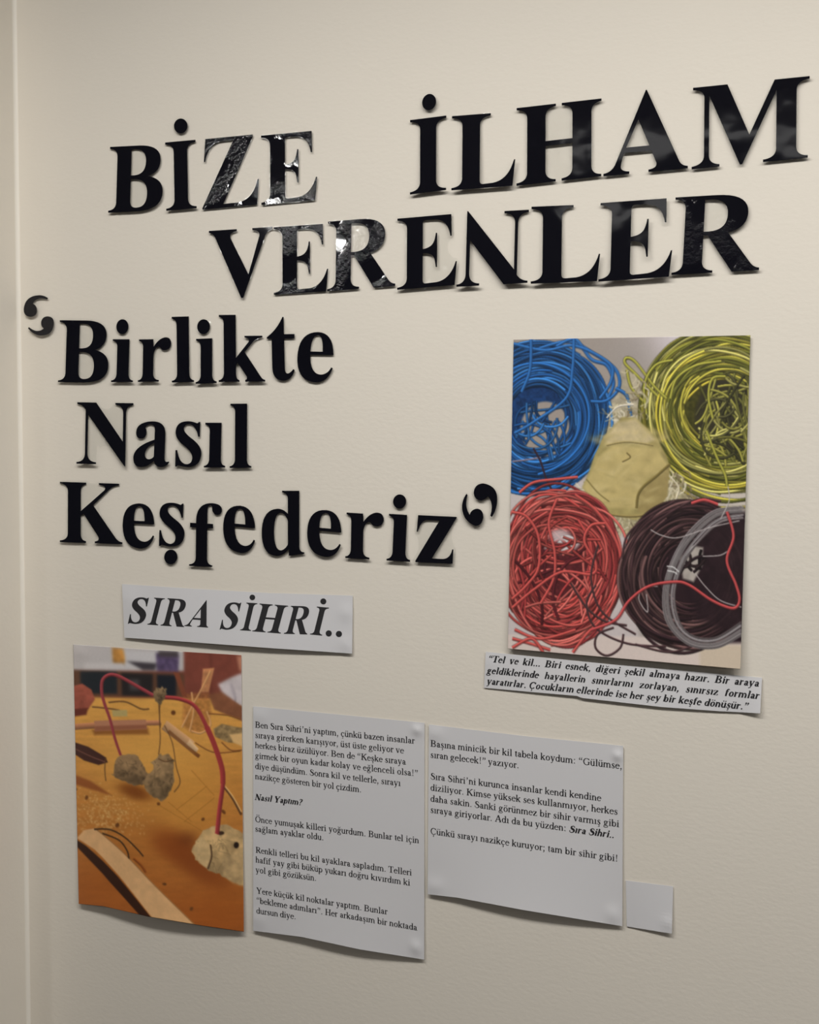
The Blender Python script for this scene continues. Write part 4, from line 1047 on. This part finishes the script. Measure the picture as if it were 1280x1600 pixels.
cv.poly([(600, 90), (960, 100), (960, 335), (605, 330)], (116, 62, 50), 6, .08); cv.stroke([(740, 100), (742, 330)], 6, (92, 46, 38))
cv.poly([(880, 115), (930, 110), (930, 200), (895, 190)], (176, 120, 96), 8)
cv.poly([(780, 260), (850, 225), (930, 195), (930, 380), (860, 360), (800, 300)], (186, 176, 176), 8, .12); cv.stroke([(850, 260), (870, 330), (860, 370)], 14, (160, 150, 155), alpha=.6)
cv.poly([(725, 310), (800, 300), (930, 390), (930, 460), (760, 390)], (124, 78, 54), 10, .1)
cv.blur(2.2, np.clip((420 - cv.CY) / 120, 0, 1))
# jar and tongs
cv.poly([(600, 310), (730, 300), (745, 400), (720, 500), (640, 510), (590, 470)], (150, 96, 52), 16, .3, .65, 14)
cv.poly([(700, 180), (760, 175), (730, 300), (690, 300)], (190, 130, 86), 8, .2, .9); cv.poly([(545, 195), (575, 200), (620, 330), (590, 320)], (120, 66, 46), 8)
for pts in ([(590, 480), (640, 380), (700, 270), (740, 190)], [(720, 400), (740, 470), (690, 510), (640, 500)], [(640, 300), (650, 400), (630, 500)]): cv.stroke(pts, 9, (196, 146, 96), .3, alpha=.7)
# rolling pin, pointed stick
cv.stroke([(40, 482), (150, 476)], 30, (160, 108, 76), .3); cv.stroke([(405, 458), (480, 456)], 24, (166, 112, 80), .3)
cv.poly([(140, 500), (415, 485), (420, 515), (150, 525)], (110, 62, 30), 16, 0, .7)
cv.poly([(148, 452), (405, 440), (410, 488), (152, 505)], (168, 116, 88), 5); cv.poly([(150, 480), (408, 466), (410, 488), (152, 505)], (140, 88, 64), 10)
cv.stroke([(500, 468), (640, 575)], 52, (178, 136, 96), .35); cv.stroke([(620, 560), (668, 600)], 40, (196, 160, 120), .35, w1=24)
cv.stroke([(520, 500), (640, 600), (680, 630)], 18, (112, 66, 34), 0, alpha=.5)
cv.poly([(40, 275), (90, 258), (135, 290), (152, 340), (120, 390), (40, 425)], (148, 78, 62), 8, .18); cv.poly([(40, 390), (120, 385), (110, 420), (40, 430)], (96, 46, 36), 10)
for pts in ([(140, 380), (200, 385), (270, 395), (300, 415)], [(220, 355), (300, 350), (380, 385), (420, 385)]): cv.stroke(pts, 7, (110, 76, 44), .2)
cv.poly([(235, 395), (310, 392), (312, 425), (240, 428)], (170, 150, 96), 6)
cv.poly([(755, 490), (800, 465), (870, 480), (930, 490), (930, 570), (830, 560), (765, 530)], (134, 110, 74), 6, .3, 1, 14); cv.poly([(840, 520), (930, 510), (930, 590), (860, 560)], (206, 166, 110), 10)
for pts in ([(660, 560), (760, 610), (900, 605)], [(800, 560), (850, 600), (910, 600)], [(730, 410), (830, 420), (900, 440)]): cv.stroke(pts, 5, (120, 74, 40))
# tools at the left
cv.poly([(40, 555), (120, 585), (205, 640), (215, 665), (170, 680), (100, 655), (40, 610)], (66, 40, 34), 5); cv.stroke([(45, 590), (140, 640), (200, 665)], 8, (96, 62, 52))
cv.poly([(40, 720), (130, 760), (235, 835), (180, 820), (40, 770)], (140, 80, 40), 14)
# powder
for _ in range(420):
    x, y = R_.gauss(210, 95), R_.gauss(930, 55)
    if 55 < x < 450: cv.blob(x, y, R_.uniform(2, 7), R_.uniform(2, 4), (216, 184, 122), .45, 1, R_.uniform(0, 3))
# shadows lying on the table in the picture
cv.blob(350, 810, 90, 40, (112, 58, 22), .85, 1.5, .3); cv.blob(560, 1090, 150, 80, (132, 66, 26), .85, 1.6, .5); cv.blob(700, 1200, 170, 70, (124, 62, 26), .8, 1.6, .55); cv.blob(620, 1050, 60, 40, (92, 44, 20), .5)
cv.blob(150, 1300, 200, 130, (156, 84, 32), .5); cv.blob(760, 1420, 170, 120, (150, 80, 30), .6)
for (a_, b_) in (((560, 900), (720, 780)), ((520, 860), (640, 960)), ((600, 960), (760, 840)), ((480, 880), (700, 1010)), ((640, 700), (760, 830))): cv.stroke([a_, b_], 4, (160, 104, 44), alpha=.6)
# strip of wood
cv.poly([(62, 1055), (110, 1090), (260, 1240), (440, 1450), (390, 1450), (220, 1270), (64, 1090)], (52, 30, 20), 6)
cv.poly([(66, 1048), (100, 1010), (152, 1003), (300, 1130), (480, 1310), (668, 1490), (445, 1452), (270, 1240), (150, 1110)], (204, 160, 112), 5, .05); cv.stroke([(152, 1003), (300, 1130), (480, 1310), (668, 1490)], 6, (150, 104, 60), .2)
for pts in ([(150, 1008), (230, 1010), (300, 1045), (360, 1100), (392, 1135)], [(190, 1030), (270, 1060), (310, 1110), (320, 1150)]): cv.stroke(pts, 7, (62, 42, 26), .2)
cv.stroke([(345, 1150), (380, 1180), (405, 1215)], 12, (130, 70, 30)); cv.stroke([(815, 790), (860, 850), (905, 930)], 12, (92, 60, 36), .3); cv.stroke([(818, 786), (862, 842), (905, 915)], 6, (210, 168, 110))
for (x, y) in ((700, 950), (500, 1275), (640, 1400), (112, 845), (262, 985), (545, 405), (470, 870), (810, 915), (60, 800)): cv.poly(ell(x, y, R_.uniform(6, 14), R_.uniform(5, 12), R_.random()), (104, 62, 30), 4, .3)


def lump(P, c, seed):
    P = np.array(P, float); cx_, cy_ = P.mean(0); r_ = random.Random(seed)
    Q = []
    for i in range(len(P)):
        a_, b_ = P[i], P[(i + 1) % len(P)]
        for k in range(4): Q.append(a_ + (b_ - a_) * k / 4 + np.array([r_.gauss(0, 3), r_.gauss(0, 3)]))
    cv.poly(Q, c, 5, .22, 1, 26)
    keep = cv.im.copy(); sx, sy = np.ptp(P[:, 0]), np.ptp(P[:, 1])
    for _ in range(60):
        x, y = cx_ + r_.uniform(-.45, .45) * sx, cy_ + r_.uniform(-.45, .45) * sy; k = r_.uniform(1.08, 1.32) if (y - cy_) / sy + (x - cx_) / sx * .4 < r_.uniform(-.3, .3) else r_.uniform(.55, .85)
        cv.blob(x, y, sx * r_.uniform(.03, .09), sy * r_.uniform(.02, .06), np.array(c) * k, .6, 1, r_.uniform(0, 3))
    for _ in range(14):
        x, y = cx_ + r_.gauss(0, .2) * sx, cy_ + r_.gauss(0, .2) * sy
        cv.stroke([(x, y), (x + r_.gauss(0, .06) * sx, y + r_.gauss(0, .06) * sy), (x + r_.gauss(0, .1) * sx, y + r_.gauss(0, .1) * sy)], 4, np.array(c) * .62, alpha=.22)
    cv.blob(cx_ - .14 * sx, cy_ - .2 * sy, .3 * sx, .22 * sy, np.minimum(255, np.array(c) * 1.3), .45); cv.blob(cx_ + .2 * sx, cy_ + .3 * sy, .3 * sx, .2 * sy, np.array(c) * .55, .5)
    new = cv.im.copy(); cv.im = np.zeros_like(new); cv.poly(Q, (255, 255, 255), 5); m_ = cv.im[..., :1] / 255.0
    cv.im = keep * (1 - m_) + new * m_


lump([(240, 720), (262, 640), (300, 618), (360, 622), (385, 660), (412, 720), (400, 770), (345, 782), (290, 755), (245, 740)], (128, 102, 72), 1)
lump([(400, 800), (390, 760), (425, 715), (450, 690), (440, 660), (480, 618), (530, 620), (552, 650), (545, 700), (548, 770), (520, 830), (490, 858), (450, 835), (415, 815)], (134, 108, 76), 2)
lump([(640, 1110), (660, 1060), (705, 1010), (760, 985), (850, 985), (935, 1040), (935, 1300), (880, 1285), (800, 1240), (730, 1205), (680, 1170)], (172, 142, 98), 3)
cv.poly([(690, 1040), (735, 1080), (745, 1130), (725, 1200), (680, 1170), (650, 1100)], (188, 158, 112), 10, .15); cv.stroke([(740, 1080), (745, 1140), (725, 1200)], 8, (84, 62, 42), alpha=.8)
cv.poly([(800, 1150), (930, 1100), (935, 1300), (860, 1275), (805, 1235)], (180, 150, 106), 16, .2, .8); cv.poly(ell(878, 1085, 14, 16), (40, 28, 22), 4); cv.poly(ell(795, 1022, 18, 10), (60, 42, 30), 4)
for pts in ([(476, 360), (474, 440), (478, 540), (470, 618)], [(470, 360), (478, 480)], [(500, 470), (540, 560), (560, 680), (580, 760), (550, 810)], [(205, 640), (200, 700), (205, 760)], [(470, 640), (505, 655), (545, 645)]): cv.stroke(pts, 4, (92, 62, 38), alpha=.85)
cv.stroke([(278, 625), (250, 540), (225, 440), (198, 360), (185, 300), (190, 240), (225, 212), (275, 222), (370, 275), (440, 315)], 13, (138, 58, 62), .5, w1=19)
cv.stroke([(490, 325), (580, 335), (660, 375), (720, 480), (760, 570), (800, 690), (806, 770), (788, 900), (775, 1025)], 18, (144, 54, 54), .5, w1=22)
cv.stroke([(720, 480), (760, 570), (800, 690), (806, 770)], 26, (146, 54, 52), .5)
lump([(442, 300), (455, 278), (485, 272), (512, 285), (508, 310), (492, 345), (478, 362), (455, 345)], (122, 100, 72), 4)
cv.im *= (0.97 + 0.06 * noise2(cv.CX / 4, cv.CY / 4)[..., None])
cv.blur(0.9)
clay = Sheet([(114.4, 1006.8), (246.9, 1016), (377, 1023.7)], [(123, 1412.4), (161.2, 1416.1), (231.6, 1432.3), (314.3, 1446.1), (381, 1455.9)],
             lambda u, v: 0.0015 + 0.010 * v ** 4 * (0.4 + .8 * math.sin(math.pi * u)) + bump(u, v, .04, .03, .05, .03, .002) + 0.003 * v * (1 - v) * 4 * math.sin(math.pi * u))
bx = at(250, 1440)
print_sheet('photo_print', clay, cv, 1.3, 'smaller colour photo of a red wire arch with clay lumps on a wooden table', (bx[0], 0, bx[1]))

# ------------------------------------------------------------------ lamps on the ceiling (behind the camera)
for i, (lx, ly, sx, sy, pw) in enumerate(LAMPS):
    b = MB(); h0, h1 = CEIL - 0.045, CEIL
    w = 0.02
    b.box(lx - sx / 2 - w, lx + sx / 2 + w, ly - sy / 2 - w, ly - sy / 2, h0, h1); b.box(lx - sx / 2 - w, lx + sx / 2 + w, ly + sy / 2, ly + sy / 2 + w, h0, h1)
    b.box(lx - sx / 2 - w, lx - sx / 2, ly - sy / 2, ly + sy / 2, h0, h1); b.box(lx + sx / 2, lx + sx / 2 + w, ly - sy / 2, ly + sy / 2, h0, h1)
    o = b.build('ceiling_lamp', M_LAMPF, loc=(lx, ly, CEIL - 0.045))
    tag(o, ['long white panel lamp on the ceiling right above the lettered wall', 'small square ceiling lamp toward the left end of the room', 'small square ceiling lamp in the far left of the room', 'small square ceiling lamp straight behind, farthest from the lettered wall', 'dim white panel lamp added mid-ceiling to put grey bands in the letters', 'square panel lamp added at the right to brighten the left wall'][i], 'ceiling lamp', 'lamps on the ceiling')
